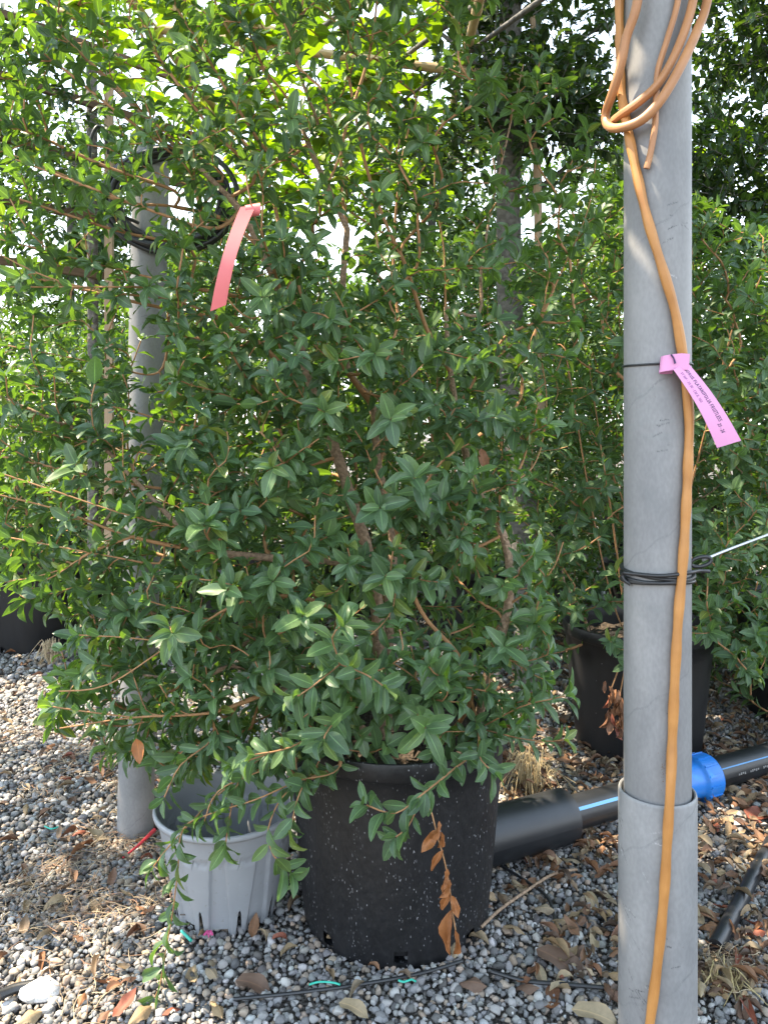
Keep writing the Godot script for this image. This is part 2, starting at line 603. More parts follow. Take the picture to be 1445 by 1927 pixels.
func pair(pl: Plant, p: Vector3, d: Vector3, turn: float, size: float, light: float, droop: float, w: float, density: float) -> void:
	var a := d.cross(Vector3.UP)
	if a.length_squared() < 0.02: a = d.cross(Vector3.RIGHT)
	a = a.normalized()
	var b := d.cross(a)
	var outw := p - pl.axis
	outw.y = 0.0
	outw = outw.normalized()
	for sg in [0.0, PI]:
		if rng.randf() > density: continue
		var s := a * cos(turn + sg) + b * sin(turn + sg)
		var ld := (d * rr(0.35, 0.8) + s * rr(0.8, 1.0) + Vector3(rr(-0.15, 0.15), -droop * rr(0.3, 1.3), rr(-0.15, 0.15))).normalized()
		var up := (d * 0.65 + Vector3.UP * 0.5 + outw * 0.45 + Vector3(rr(-0.25, 0.25), rr(-0.2, 0.2), rr(-0.25, 0.25)))
		var l := clampf(light + rr(-0.3, 0.3), 0.0, 1.0)
		var c := Color(0.235, 0.395, 0.225).lerp(Color(0.365, 0.585, 0.265), l)
		if rng.randf() < 0.05: c = c.lerp(Color(0.58, 0.66, 0.15), rr(0.3, 0.9))
		c = c * rr(0.82, 1.18)
		c.a = 1.0
		pl.leaves.append([leaf_xf(p + ld * size * 0.04, ld, up, size * rr(0.85, 1.12), w * rr(0.80, 1.15)), rng.randi_range(0, 2), c])

func grow(pl: Plant, targets: Array, o: Dictionary) -> void:
	for t in targets:
		var p: Vector3 = t[0]
		var n := pl.parent_for(p, o.get("ahead", 0.45))
		var a: Vector3 = pl.pos[n]
		var l := a.distance_to(p)
		if l < 0.025: continue
		var mid: Vector3 = a + pl.dir[n] * l * 0.35 + Vector3(rr(-0.05, 0.05), rr(-0.02, 0.05), rr(-0.05, 0.05)) * l
		var mid2: Vector3 = p.lerp(a, 0.35) + Vector3(0, -0.06, 0) * l
		var steps := maxi(2, int(l / 0.032))
		var ids := [n]
		var last := n
		for k in range(1, steps + 1):
			var s := float(k) / steps
			var q := a.bezier_interpolate(mid, mid2, p, s)
			last = pl.add(q, last)
			ids.append(last)
		var leaf_len: float = o.get("leafy", 0.24)
		leafy(pl, ids, t[1], o.get("spacing", 0.03), clampf(1.0 - leaf_len / l, 0.06, 1.0), t[2], o.get("rosette", 2), t[3], o.get("wide", 1.0), o.get("density", 1.0))

func build_wood(pl: Plant, parent: Node, tip_r: float, power: float, stem_r: float, bark: Material, twig: Material, sides := 6) -> void:
	var r := pl.radii(tip_r, power)
	var n := pl.pos.size()
	var best := PackedInt32Array(); best.resize(n); best.fill(-1)
	for i in n:
		var q := pl.par[i]
		if q >= 0 and (best[q] < 0 or r[i] > r[best[q]]): best[q] = i
	var thin := MB.new()
	for i in n:
		var q2 := pl.par[i]
		if q2 >= 0 and best[q2] == i: continue
		var pts := []
		var rad := []
		if q2 >= 0:
			pts.append(pl.pos[q2]); rad.append(minf(r[i] * 1.15, r[q2]))
		var c := i
		while c >= 0:
			if pts.is_empty() or pl.pos[c].distance_to(pts[-1]) > 0.002:
				pts.append(pl.pos[c]); rad.append(r[c])
			c = best[c]
		if pts.size() < 2: continue
		if r[i] > stem_r:
			# a stem of its own, with the knobbles of bark
			var b := MB.new()
			for k in pts.size(): rad[k] = rad[k] * rr(0.93, 1.08)
			b.tube(pts, rad, 10, true)
			mi("stem", b.commit(), bark, parent)
		else:
			thin.tube(pts, rad, sides, false)
	if thin.v.size():
		var tw := mi("twigs", thin.commit(), twig, parent)
		tw.set_meta("kind", "stuff")

func build_leaves(pl: Plant, parent: Node, mat: Material, singles: int, meshes: Array) -> void:
	var order := range(pl.leaves.size())
	var picked := {}
	if singles > 0:
		var cand := []
		for k in pl.leaves.size():
			var x: Transform3D = pl.leaves[k][0]
			var q: Vector3 = x * Vector3(0, 0, 0.5)
			var u := CX + q.x / -q.z * F
			var v := HORIZON - (q.y - EYE) / -q.z * F
			if u < 10 or u > 1435 or v < 10 or v > 1910: continue
			var facing := absf(x.basis.y.normalized().dot((q - Vector3(0, EYE, 0)).normalized()))
			cand.append([-q.z - 0.25 * facing - 1.2 * x.basis.z.length(), k])
		cand.sort_custom(func(a, b): return a[0] < b[0])
		for k in mini(singles, cand.size()): picked[cand[k][1]] = true
	var xf := [[], [], []]
	var co := [[], [], []]
	for k in order:
		var l: Array = pl.leaves[k]
		if picked.has(k):
			var best := 0
			var bd := 1e9
			for q in M.tints.size():
				var tc: Color = M.tints[q].albedo_color.srgb_to_linear()
				var d := absf(tc.r - l[2].r) + absf(tc.g - l[2].g) + absf(tc.b - l[2].b) + rr(0.0, 0.05)
				if d < bd:
					bd = d; best = q
			var o := mi("leaf", meshes[l[1]], M.tints[best], parent)
			o.transform = l[0]
		else:
			xf[l[1]].append(l[0])
			co[l[1]].append(l[2])
	for k in 3:
		if xf[k].size(): multi("foliage", meshes[k], mat, xf[k], co[k], parent)

# ------------------------------------------------------------------ main
func _ready() -> void:
	rng.seed = 20240
	setup_camera_and_light()
	make_materials()
	leaf_meshes = [leaf_mesh(8, 0.75, 0.28, 0.43, 0.14, 0.86), leaf_mesh(8, 1.45, 0.46, 0.42, 0.22, 0.86), leaf_mesh(8, 0.25, 0.20, 0.46, 0.12, 0.86)]
	M.small_leaves = [leaf_mesh(4, 0.7, 0.28, 0.44, 0.0, 0.8, 2), leaf_mesh(4, 1.2, 0.42, 0.42, 0.0, 0.8, 2), leaf_mesh(4, 0.3, 0.2, 0.46, 0.0, 0.8, 2)]
	build_ground()
	build_roof()
	build_back_rows()
	build_trees()
	build_poles()
	build_pots()
	build_main_shrub()
	build_pipes()
	build_litter()

func setup_camera_and_light() -> void:
	var cam := Camera3D.new()
	cam.name = "camera"
	cam.projection = Camera3D.PROJECTION_FRUSTUM
	cam.near = 0.05
	cam.far = 400.0
	cam.size = 1927.0 / F * cam.near
	cam.frustum_offset = Vector2(0.5 / F, -(963.5 - HORIZON) / F) * cam.near
	cam.position = Vector3(0, EYE, 0)
	add_child(cam)
	cam.current = true
	var sun := DirectionalLight3D.new()
	sun.name = "sun"
	sun.light_energy = 1.6
	sun.light_color = Color(1.0, 0.93, 0.82)
	sun.light_angular_distance = 0.5
	sun.shadow_enabled = true
	add_child(sun)
	sun.look_at_from_position(Vector3(-0.56, 1.0, -0.10) * 20.0, Vector3.ZERO, Vector3.UP)
	var sky := ProceduralSkyMaterial.new()
	sky.sky_top_color = Color(0.70, 0.78, 0.88)
	sky.sky_horizon_color = Color(0.95, 0.96, 0.95)
	sky.sky_curve = 0.18
	sky.ground_horizon_color = Color(0.55, 0.55, 0.52)
	sky.ground_bottom_color = Color(0.35, 0.33, 0.30)
	sky.sun_angle_max = 20.0
	var env := Environment.new()
	env.background_mode = Environment.BG_SKY
	env.sky = Sky.new()
	env.sky.sky_material = sky
	env.background_energy_multiplier = 1.3
	env.tonemap_mode = Environment.TONE_MAPPER_LINEAR
	env.tonemap_exposure = 3.9
	env.sdfgi_enabled = true
	env.ssao_enabled = true
	env.ssil_enabled = true
	var we := WorldEnvironment.new()
	we.name = "world_environment"
	we.environment = env
	add_child(we)

# ------------------------------------------------------------------ ground
func pebble_mesh(seed: int) -> ArrayMesh:
	var r := RandomNumberGenerator.new()
	r.seed = seed
	var b := MB.new()
	var s := SphereMesh.new()
	var lon := 10
	var lat := 7
	var planes := []
	for k in 10:
		planes.append([Vector3(r.randfn(), r.randfn(), r.randfn()).normalized(), r.randf_range(0.30, 0.44)])
	var ids := []
	for i in lat + 1:
		var row := []
		for j in lon:
			var th := PI * i / lat
			var ph := TAU * (j + 0.5 * (i % 2)) / lon
			var p := Vector3(sin(th) * cos(ph), cos(th), sin(th) * sin(ph)) * 0.5
			for q in planes:
				var over: float = p.dot(q[0]) - q[1]
				if over > 0.0: p -= q[0] * over
			p *= Vector3(1.0, 0.62, 0.78)
			row.append(b.vert(p, Vector2(float(j) / lon, float(i) / lat)))
			if i == 0 or i == lat: break
		ids.append(row)
	for i in lat:
		for j in lon:
			var j2 := (j + 1) % lon
			var a: int = ids[i][j if ids[i].size() > 1 else 0]
			var a2: int = ids[i][j2 if ids[i].size() > 1 else 0]
			var c: int = ids[i + 1][j if ids[i + 1].size() > 1 else 0]
			var c2: int = ids[i + 1][j2 if ids[i + 1].size() > 1 else 0]
			if a != a2: b.tri(a, a2, c)
			if c != c2: b.tri(a2, c2, c)
	return b.commit()

func stone_color() -> Color:
	var k := rng.randf()
	var c: Color
	if k < 0.30: c = Color(0.255, 0.252, 0.25)
	elif k < 0.50: c = Color(0.37, 0.355, 0.335)
	elif k < 0.72: c = Color(0.13, 0.125, 0.12)
	elif k < 0.84: c = Color(0.52, 0.51, 0.49)
	else: c = Color(0.38, 0.30, 0.23)
	var f := rr(0.72, 1.2) * 0.90
	return Color(c.r * f * rr(0.95, 1.06), c.g * f, c.b * f * rr(0.95, 1.05), 1.0)

func build_ground() -> void:
	var b := MB.new()
	var n := 40
	var grid := []
	for i in n + 1:
		var row := []
		for j in n + 1:
			var x := pow(absf(j - n * 0.5) / (n * 0.5), 2.2) * 150.0 * signf(j - n * 0.5)
			var z := -pow(absf(i - n * 0.5) / (n * 0.5), 2.2) * 150.0 * signf(i - n * 0.5)
			row.append(b.vert(Vector3(x, -0.012, z), Vector2(x, z)))
		grid.append(row)
	for i in n:
		for j in n:
			b.quad(grid[i][j], grid[i][j + 1], grid[i + 1][j + 1], grid[i + 1][j])
	var g := mi("ground", b.commit(), M.ground, self)
	g.set_meta("kind", "structure")
	g.set_meta("label", "nursery ground of brown earth under loose grey gravel")
	var variants := []
	for k in 5: variants.append(pebble_mesh(100 + k))
	var xf := [[], [], [], [], []]
	var co := [[], [], [], [], []]
	var near := []
	var bands := [[1.45, 2.6, 0.0145, 0.0195], [2.6, 4.0, 0.0175, 0.0225], [4.0, 6.2, 0.026, 0.034], [6.2, 12.0, 0.05, 0.06]]
	for bd in bands:
		var z: float = bd[0]
		while z < bd[1]:
			var hw := 0.56 * z + (0.7 if z < 4.0 else 0.3)
			var x := -hw
			while x < hw:
				var px: float = x + rr(-0.5, 0.5) * bd[2]
				var pz: float = z + rr(-0.5, 0.5) * bd[2]
				var sz: float = bd[3] * (rr(0.55, 1.15) if rng.randf() < 0.78 else rr(1.2, 1.85))
				var y: float = sz * rr(-0.05, 0.33)
				var bs := Basis.from_euler(Vector3(rr(-0.6, 0.6), rr(0, TAU), rr(-0.6, 0.6))).scaled(Vector3.ONE * sz)
				var t := Transform3D(bs, Vector3(px, y, -pz))
				var vi := rng.randi_range(0, 4)
				var u := CX + px / pz * F
				var v := HORIZON + EYE / pz * F
				if v < 1935 and u > -10 and u < 1455 and pz < 1.93 and sz > 0.020 and y > 0.003:
					near.append([sz, t, vi])
				else:
					xf[vi].append(t); co[vi].append(stone_color())
				x += bd[2]
			z += bd[2]
	near.sort_custom(func(a, c): return a[0] > c[0])
	for k in near.size():
		if k < 300:
			var o := mi("pebble", variants[near[k][2]], M.stone_tints[rng.randi_range(0, 5)], g)
			o.transform = near[k][1]
		else:
			xf[near[k][2]].append(near[k][1]); co[near[k][2]].append(stone_color())
	var root := thing("gravel", Vector3.ZERO, "loose grey and bluish rounded gravel covering the nursery ground", "gravel")
	root.set_meta("kind", "stuff")
	for k in 5: multi("pebbles", variants[k], M.stone, xf[k], co[k], root)
	print("pebbles ", xf[0].size() * 5, " near ", near.size())

# ------------------------------------------------------------------ the trained tree overhead
func build_roof() -> void:
	var poles := [
		[P(90, 20, 3.55), P(1010, 150, 3.9), 0.022, "pale bamboo pole crossing under the leafy roof, nearest the shrub top"],
		[P(330, 10, 3.3), P(560, 62, 3.75), 0.019, "short bamboo pole slanting up beneath the yellow green leaves"],
		[Vector3(-1.7, 3.22, -2.7), Vector3(2.6, 3.2, -2.5), 0.022, "long bamboo pole laid over the grey pipe post"],
		[Vector3(-1.35, 3.26, -0.6), Vector3(-0.95, 3.30, -4.9), 0.022, "bamboo rafter at the sunny edge of the leafy roof"],
		[Vector3(0.45, 3.26, -0.4), Vector3(0.40, 3.28, -4.4), 0.022, "bamboo rafter above the grey pipe post with orange cable"],
	]
	for p in poles:
		var pts := []
		var rad := []
		var L: float = (p[1] - p[0]).length()
		var steps := int(L / 0.05)
		for k in steps + 1:
			var s := float(k) / steps
			pts.append(p[0].lerp(p[1], s) + Vector3(0, sin(s * PI) * -0.02, 0))
			rad.append(p[2] * (1.14 if k % 6 == 0 else 1.0))
		var b := MB.new()
		b.tube(pts, rad, 12)
		tag(mi("bamboo_pole", b.commit(), M.bamboo, self), p[3], "pole", "bamboo poles of the leafy roof")
	# mulberry: its trunk stands beyond the post, limbs run flat over the poles
	var t := thing("roof_tree", Vector3(2.6, 0, -0.9), "tree with broad yellow green leaves trained flat overhead on bamboo poles", "tree")
	var tw := MB.new()
	var trunk := spline([Vector3(0, -0.02, 0), Vector3(0.03, 1.2, 0), Vector3(-0.05, 2.4, -0.05), Vector3(-0.2, 3.1, -0.2)], 0.15)
	var tr := []
	for k in trunk.size(): tr.append(lerpf(0.09, 0.06, float(k) / trunk.size()))
	tw.tube(trunk, tr, 12)
	mi("trunk", tw.commit(), M.grey_bark, t)
	var off := t.position
	var limbs := []
	for q in 9:
		var e := Vector3([-1.15, -0.9, -0.3, 0.1, 0.6, 1.1, -1.2, -0.6, 0.4][q], 3.2 + 0.04 * (q % 3), [-2.0, -4.3, -4.5, -4.2, -3.0, -2.6, -3.2, -1.2, -1.4][q])
		var path := spline([Vector3(2.4, 3.1, -1.1), Vector3(lerpf(2.4, e.x, 0.45), 3.28 + 0.05 * (q % 2), lerpf(-1.1, e.z, 0.4) + rr(-0.2, 0.2)), e], 0.08)
		limbs.append(path)
		var lb := MB.new()
		var lr := []
		var local := []
		for k in path.size():
			lr.append(lerpf(0.035, 0.006, float(k) / path.size()))
			local.append(path[k] - off)
		lb.tube(local, lr, 8)
		mi("limb", lb.commit(), M.grey_bark, t)
	# shoots and leaves
	var meshes := [leaf_mesh(6, 0.7, 0.18, 0.86, 0.10, 0.62), leaf_mesh(6, 0.35, 0.30, 0.80, 0.14, 0.62), leaf_mesh(6, 1.0, 0.12, 0.9, 0.08, 0.62)]
	var xf := [[], [], []]
	var co := [[], [], []]
	var shoots := MB.new()
	var made := 0
	var tries := 0
	while made < 800 and tries < 9000:
		tries += 1
		var x := rr(-1.9, 2.3)
		var z := rr(0.6, 6.4)
		var edge := (-1.80 if z < 1.86 else (-0.45 if z < 3.25 else -1.35)) + 0.12 * sin(z * 3.1)  # roof outline shaped out of view: shades the post, lets sun reach the shrub
		if x < edge: continue
		if x > 0.25 and z > 3.05 - 0.15 * x and x < 2.2: continue
		if z > 3.3 and rng.randf() < 0.5: continue
		# holes that let spots of sun down
		if sin(x * 5.3 + 1.0) * sin(z * 4.1 + 0.6) > 0.86: continue
		var a := Vector3(x, 3.24 + rr(-0.05, 0.06), -z)
		var d := Vector3(rr(-1, 1), rr(-0.05, 0.75), rr(-1, 1)).normalized()
		var L := rr(0.18, 0.42)
		var pts := []
		var rad := []
		for k in 6:
			var s := k / 5.0
			pts.append(a + d * L * s + Vector3(0, -0.10 * s * s * L, 0) - off)
			rad.append(lerpf(0.005, 0.002, s))
		shoots.tube(pts, rad, 5, false)
		var nl := int(L / 0.05) + 1
		for k in nl:
			var s2 := (k + 0.6) / nl
			var p: Vector3 = a + d * L * s2 + Vector3(0, -0.10 * s2 * s2 * L, 0)
			var ang := rr(0, TAU)
			var ld := (d * 0.4 + Vector3(cos(ang), rr(-0.6, 0.2), sin(ang))).normalized()
			var sz := rr(0.085, 0.15)
			var vi := rng.randi_range(0, 2)
			xf[vi].append(leaf_xf(p - off, ld, Vector3(rr(-0.4, 0.4), 1, rr(-0.4, 0.4)), sz))
			var c := Color(0.34, 0.50, 0.08).lerp(Color(0.55, 0.68, 0.11), rng.randf()) * rr(0.8, 1.15)
			c.a = 1.0
			co[vi].append(c)
		made += 1
	var sh := mi("shoots", shoots.commit(), M.twig, t)
	sh.set_meta("kind", "stuff")
	for k in 3: multi("crown", meshes[k], M.mulberry, xf[k], co[k], t)
	print("roof shoots ", made, " leaves ", xf[0].size() * 3)

# ------------------------------------------------------------------ rows of shrubs behind
func pot_mesh(r0: float, r1: float, h: float, holes := true) -> ArrayMesh:
	var prof := [Vector2(0.0, 0.012), Vector2(r0 - 0.012, 0.012), Vector2(r0 - 0.010, 0.002), Vector2(r0 - 0.004, 0.0), Vector2(r0, 0.006), Vector2(lerpf(r0, r1, 0.02), 0.018), Vector2(lerpf(r0, r1, 0.07), 0.050)]
	for k in range(2, 9):
		prof.append(Vector2(lerpf(r0, r1 - 0.010, k / 9.0), lerpf(0.05, h - 0.06, (k - 1) / 8.0)))
	prof.append(Vector2(r1 - 0.010, h - 0.055))
	prof.append(Vector2(r1 - 0.004, h - 0.050))
	prof.append(Vector2(r1, h - 0.046))
	prof.append(Vector2(r1 + 0.001, h - 0.008))
	prof.append(Vector2(r1 - 0.001, h - 0.001))
	prof.append(Vector2(r1 - 0.006, h))
	prof.append(Vector2(r1 - 0.010, h - 0.004))
	prof.append(Vector2(r1 - 0.012, h - 0.05))
	prof.append(Vector2(r0 - 0.010, 0.03))
	var b := MB.new()
	b.lathe(prof, 96, 0.6, (func(k, i): return i == 5 and k % 12 in [11, 0]) if holes else null)
	return b.commit()

func soil_mesh(r: float, y: float) -> ArrayMesh:
	var b := MB.new()
	var c := b.vert(Vector3(0, y + 0.02, 0))
	var rings := []
	for q in [0.35, 0.7, 1.0]:
		var ring := []
		for k in 36:
			var a := TAU * k / 36
			ring.append(b.vert(Vector3(cos(a) * r * q, y + rr(-0.01, 0.015), -sin(a) * r * q)))
		rings.append(ring)
	for k in 36:
		b.tri(c, rings[0][k], rings[0][(k + 1) % 36])
		for q in 2: b.quad(rings[q][k], rings[q + 1][k], rings[q + 1][(k + 1) % 36], rings[q][(k + 1) % 36])
	return b.commit()

func back_plant(h: float, rad: float, shoots: int, leaf: float, seed: int, low: float) -> Plant:
	rng.seed = seed
	var pl := Plant.new()
	var root := pl.add(Vector3(0, 0.42, 0), -1, 1)
	for k in 6:
		var a := TAU * k / 6.0 + rr(-0.3, 0.3)
		var o := Vector3(cos(a), 0, sin(a))
		var top := o * rad * rr(0.35, 0.75) + Vector3(0, h * rr(0.6, 0.92), 0)
		pl.polyline(spline([Vector3(0, 0.42, 0), o * 0.09 + Vector3(0, 0.58, 0), o * rad * 0.3 + Vector3(0, h * 0.4, 0), top], 0.05), root)
	var ts := []
	var tries := 0
	while ts.size() < shoots and tries < shoots * 30:
		tries += 1
		var y := rr(low, h)
		var f := maxf(0.0, (y - 0.5) / (h - 0.5))
		var rmax := rad * (0.72 + 0.42 * sin(PI * clampf(f * 0.9 + 0.1, 0, 1))) * (1.0 if f < 0.85 else lerpf(1.0, 0.5, (f - 0.85) / 0.15))
		var q := sqrt(rng.randf()) * 0.55 + 0.45
		if y < 0.56: q = rr(0.9, 1.0)
		var a2 := rr(0, TAU)
		ts.append([Vector3(cos(a2) * rmax * q, y, sin(a2) * rmax * q), leaf * rr(0.85, 1.1), rr(0.0, 0.8), 0.25, y + q * 0.4])
	ts.sort_custom(func(x, z): return x[4] < z[4])
	grow(pl, ts, {"leafy": 0.26, "spacing": 0.036, "rosette": 2, "ahead": 0.35})
	return pl

func build_back_rows() -> void:
	M.pot_mesh = pot_mesh(0.265, 0.325, 0.55)
	var protos := []
	var specs := [[2.45, 0.62, 640, 0.070, 71, 0.44], [2.05, 0.60, 560, 0.070, 72, 0.5], [2.35, 0.62, 680, 0.072, 73, 0.12], [2.8, 0.66, 820, 0.074, 74, 0.15]]
	# x, depth, prototype, turn, scale, label, group
	var places := [
		[1.13, 3.43, 0, 0.4, 1.0, "tall leafy evergreen shrub in a black pot behind the blue pipe coupling"],
		[2.10, 3.80, 2, 2.1, 1.05, "leafy evergreen shrub beside the pot behind the blue coupling"],
		[0.55, 5.0, 3, 1.0, 0.95, "evergreen shrub behind the grey barked tree's trunk"],
		[-2.29, 5.05, 1, 4.4, 1.0, "dark evergreen shrub in a black pot beside a tuft of dry grass"],
		[-2.35, 6.35, 1, 0.9, 1.1, "evergreen shrub in a black pot with black hoses lying at its foot"],
		[-0.95, 5.0, 3, 5.2, 1.0, "evergreen shrub standing behind the potted shrub with the coral tag"],
		[1.75, 5.0, 3, 3.3, 1.0, "evergreen shrub between two shrubs at the sunny side of the row"],
		[-0.15, 6.0, 2, 2.6, 1.05, "evergreen shrub behind the pale curved conduit's near end"],
		[-1.65, 6.1, 3, 0.3, 1.0, "evergreen shrub between the hoses' pot and the conduit"],
		[1.2, 6.4, 3, 4.1, 1.05, "evergreen shrub deep in the row behind the grey barked tree"],
		[-4.3, 6.6, 3, 2.3, 1.05, "evergreen shrub at the open end of the row by the trellis"],
		[-3.6, 5.0, 2, 4.6, 1.1, "evergreen shrub beside the dark shrub under the trellis"],
		[3.2, 5.6, 3, 0.7, 1.05, "evergreen shrub at the row's end beyond the sunny shrubs"],
		[3.0, 4.3, 2, 1.9, 1.05, "evergreen shrub in front of the row's end shrub"],
	]
	var far_label := "evergreen shrub in the far row closing the nursery"
	for k in 10:
		places.append([-5.2 + 1.15 * k, 8.6 + 0.35 * sin(k * 2.0), 2 + k % 2, k * 1.3, 1.25 + 0.12 * sin(k * 5.0), far_label])
	var group := "potted evergreen shrubs in rows behind"
	for s in specs:
		var pl := back_plant(s[0], s[1], s[2], s[3], s[4], s[5])
		protos.append(pl)
		print("back leaves ", pl.leaves.size())
	var roots := [null, null, null, null]
	for p in places:
		var root: Node3D
		if roots[p[2]] == null:
			root = thing("background_shrub", Vector3.ZERO, p[5], "shrub", group)
			mi("pot", M.pot_mesh, M.pot_clean, root)
			mi("soil", soil_mesh(0.30, 0.46), M.soil, root)
			build_wood(protos[p[2]], root, 0.0016, 0.40, 0.0105, M.bark, M.twig, 4)
			build_leaves(protos[p[2]], root, M.leaf_back, 0, M.small_leaves)
			roots[p[2]] = root
		else:
			root = roots[p[2]].duplicate()
			root.name = numbered("background_shrub")
			add_child(root)
			root.set_meta("label", p[5])
		root.position = Vector3(p[0], 0, -p[1])
		root.rotation.y = p[3]
		root.scale = Vector3.ONE * p[4]
	rng.seed = 99

# ------------------------------------------------------------------ trees
func crown_leaves(root: Node3D, centre: Vector3, size: Vector3, count: int, leaf: float, dark: Color, bright: Color, clumps: int, seed: int, wood: Material) -> void:
	# twig sprays spread through clumps of the crown's volume
	rng.seed = seed
	var xf := [[], [], []]
	var co := [[], [], []]
	var sprays := MB.new()
	var cl := []
	for k in clumps:
		var p := Vector3(rr(-1, 1), rr(-1, 1), rr(-1, 1))
		cl.append([centre + p * size * 0.5 * 0.85, rr(0.16, 0.30)])
	var per := int(count / 9.0)
	for k in per:
		var c: Array = cl[rng.randi_range(0, clumps - 1)]
		var d := Vector3(rng.randfn(), rng.randfn() * 0.8 + 0.2, rng.randfn()).normalized()
		var a: Vector3 = c[0] + d * c[1] * rr(0.2, 1.0)
		var L := rr(0.10, 0.22)
		var out := (d + Vector3(rr(-0.5, 0.5), rr(-0.3, 0.6), rr(-0.5, 0.5))).normalized()
		sprays.tube([a, a + out * L * 0.5, a + out * L + Vector3(0, -0.015, 0)], [0.003, 0.002, 0.0012], 4, false)
		for q in 9:
			var s := (q + 1) / 9.0
			var ang := rr(0, TAU)
			var side := out.cross(Vector3(cos(ang), sin(ang), 0.3)).normalized()
			var ld := (out * 0.6 + side * 0.8 + Vector3(0, -0.2, 0)).normalized()
			var vi := rng.randi_range(0, 2)
			xf[vi].append(leaf_xf(a + out * L * s, ld, Vector3(rr(-0.5, 0.5), 1, rr(-0.5, 0.5)), leaf * rr(0.7, 1.2)))
			var cc := dark.lerp(bright, rng.randf() * rng.randf()) * rr(0.85, 1.15)
			cc.a = 1.0
			co[vi].append(cc)
	var sp := mi("sprays", sprays.commit(), wood, root)
	sp.set_meta("kind", "stuff")
	for k in 3: multi("crown", M.small_leaves[k], M.leaf_back, xf[k], co[k], root)

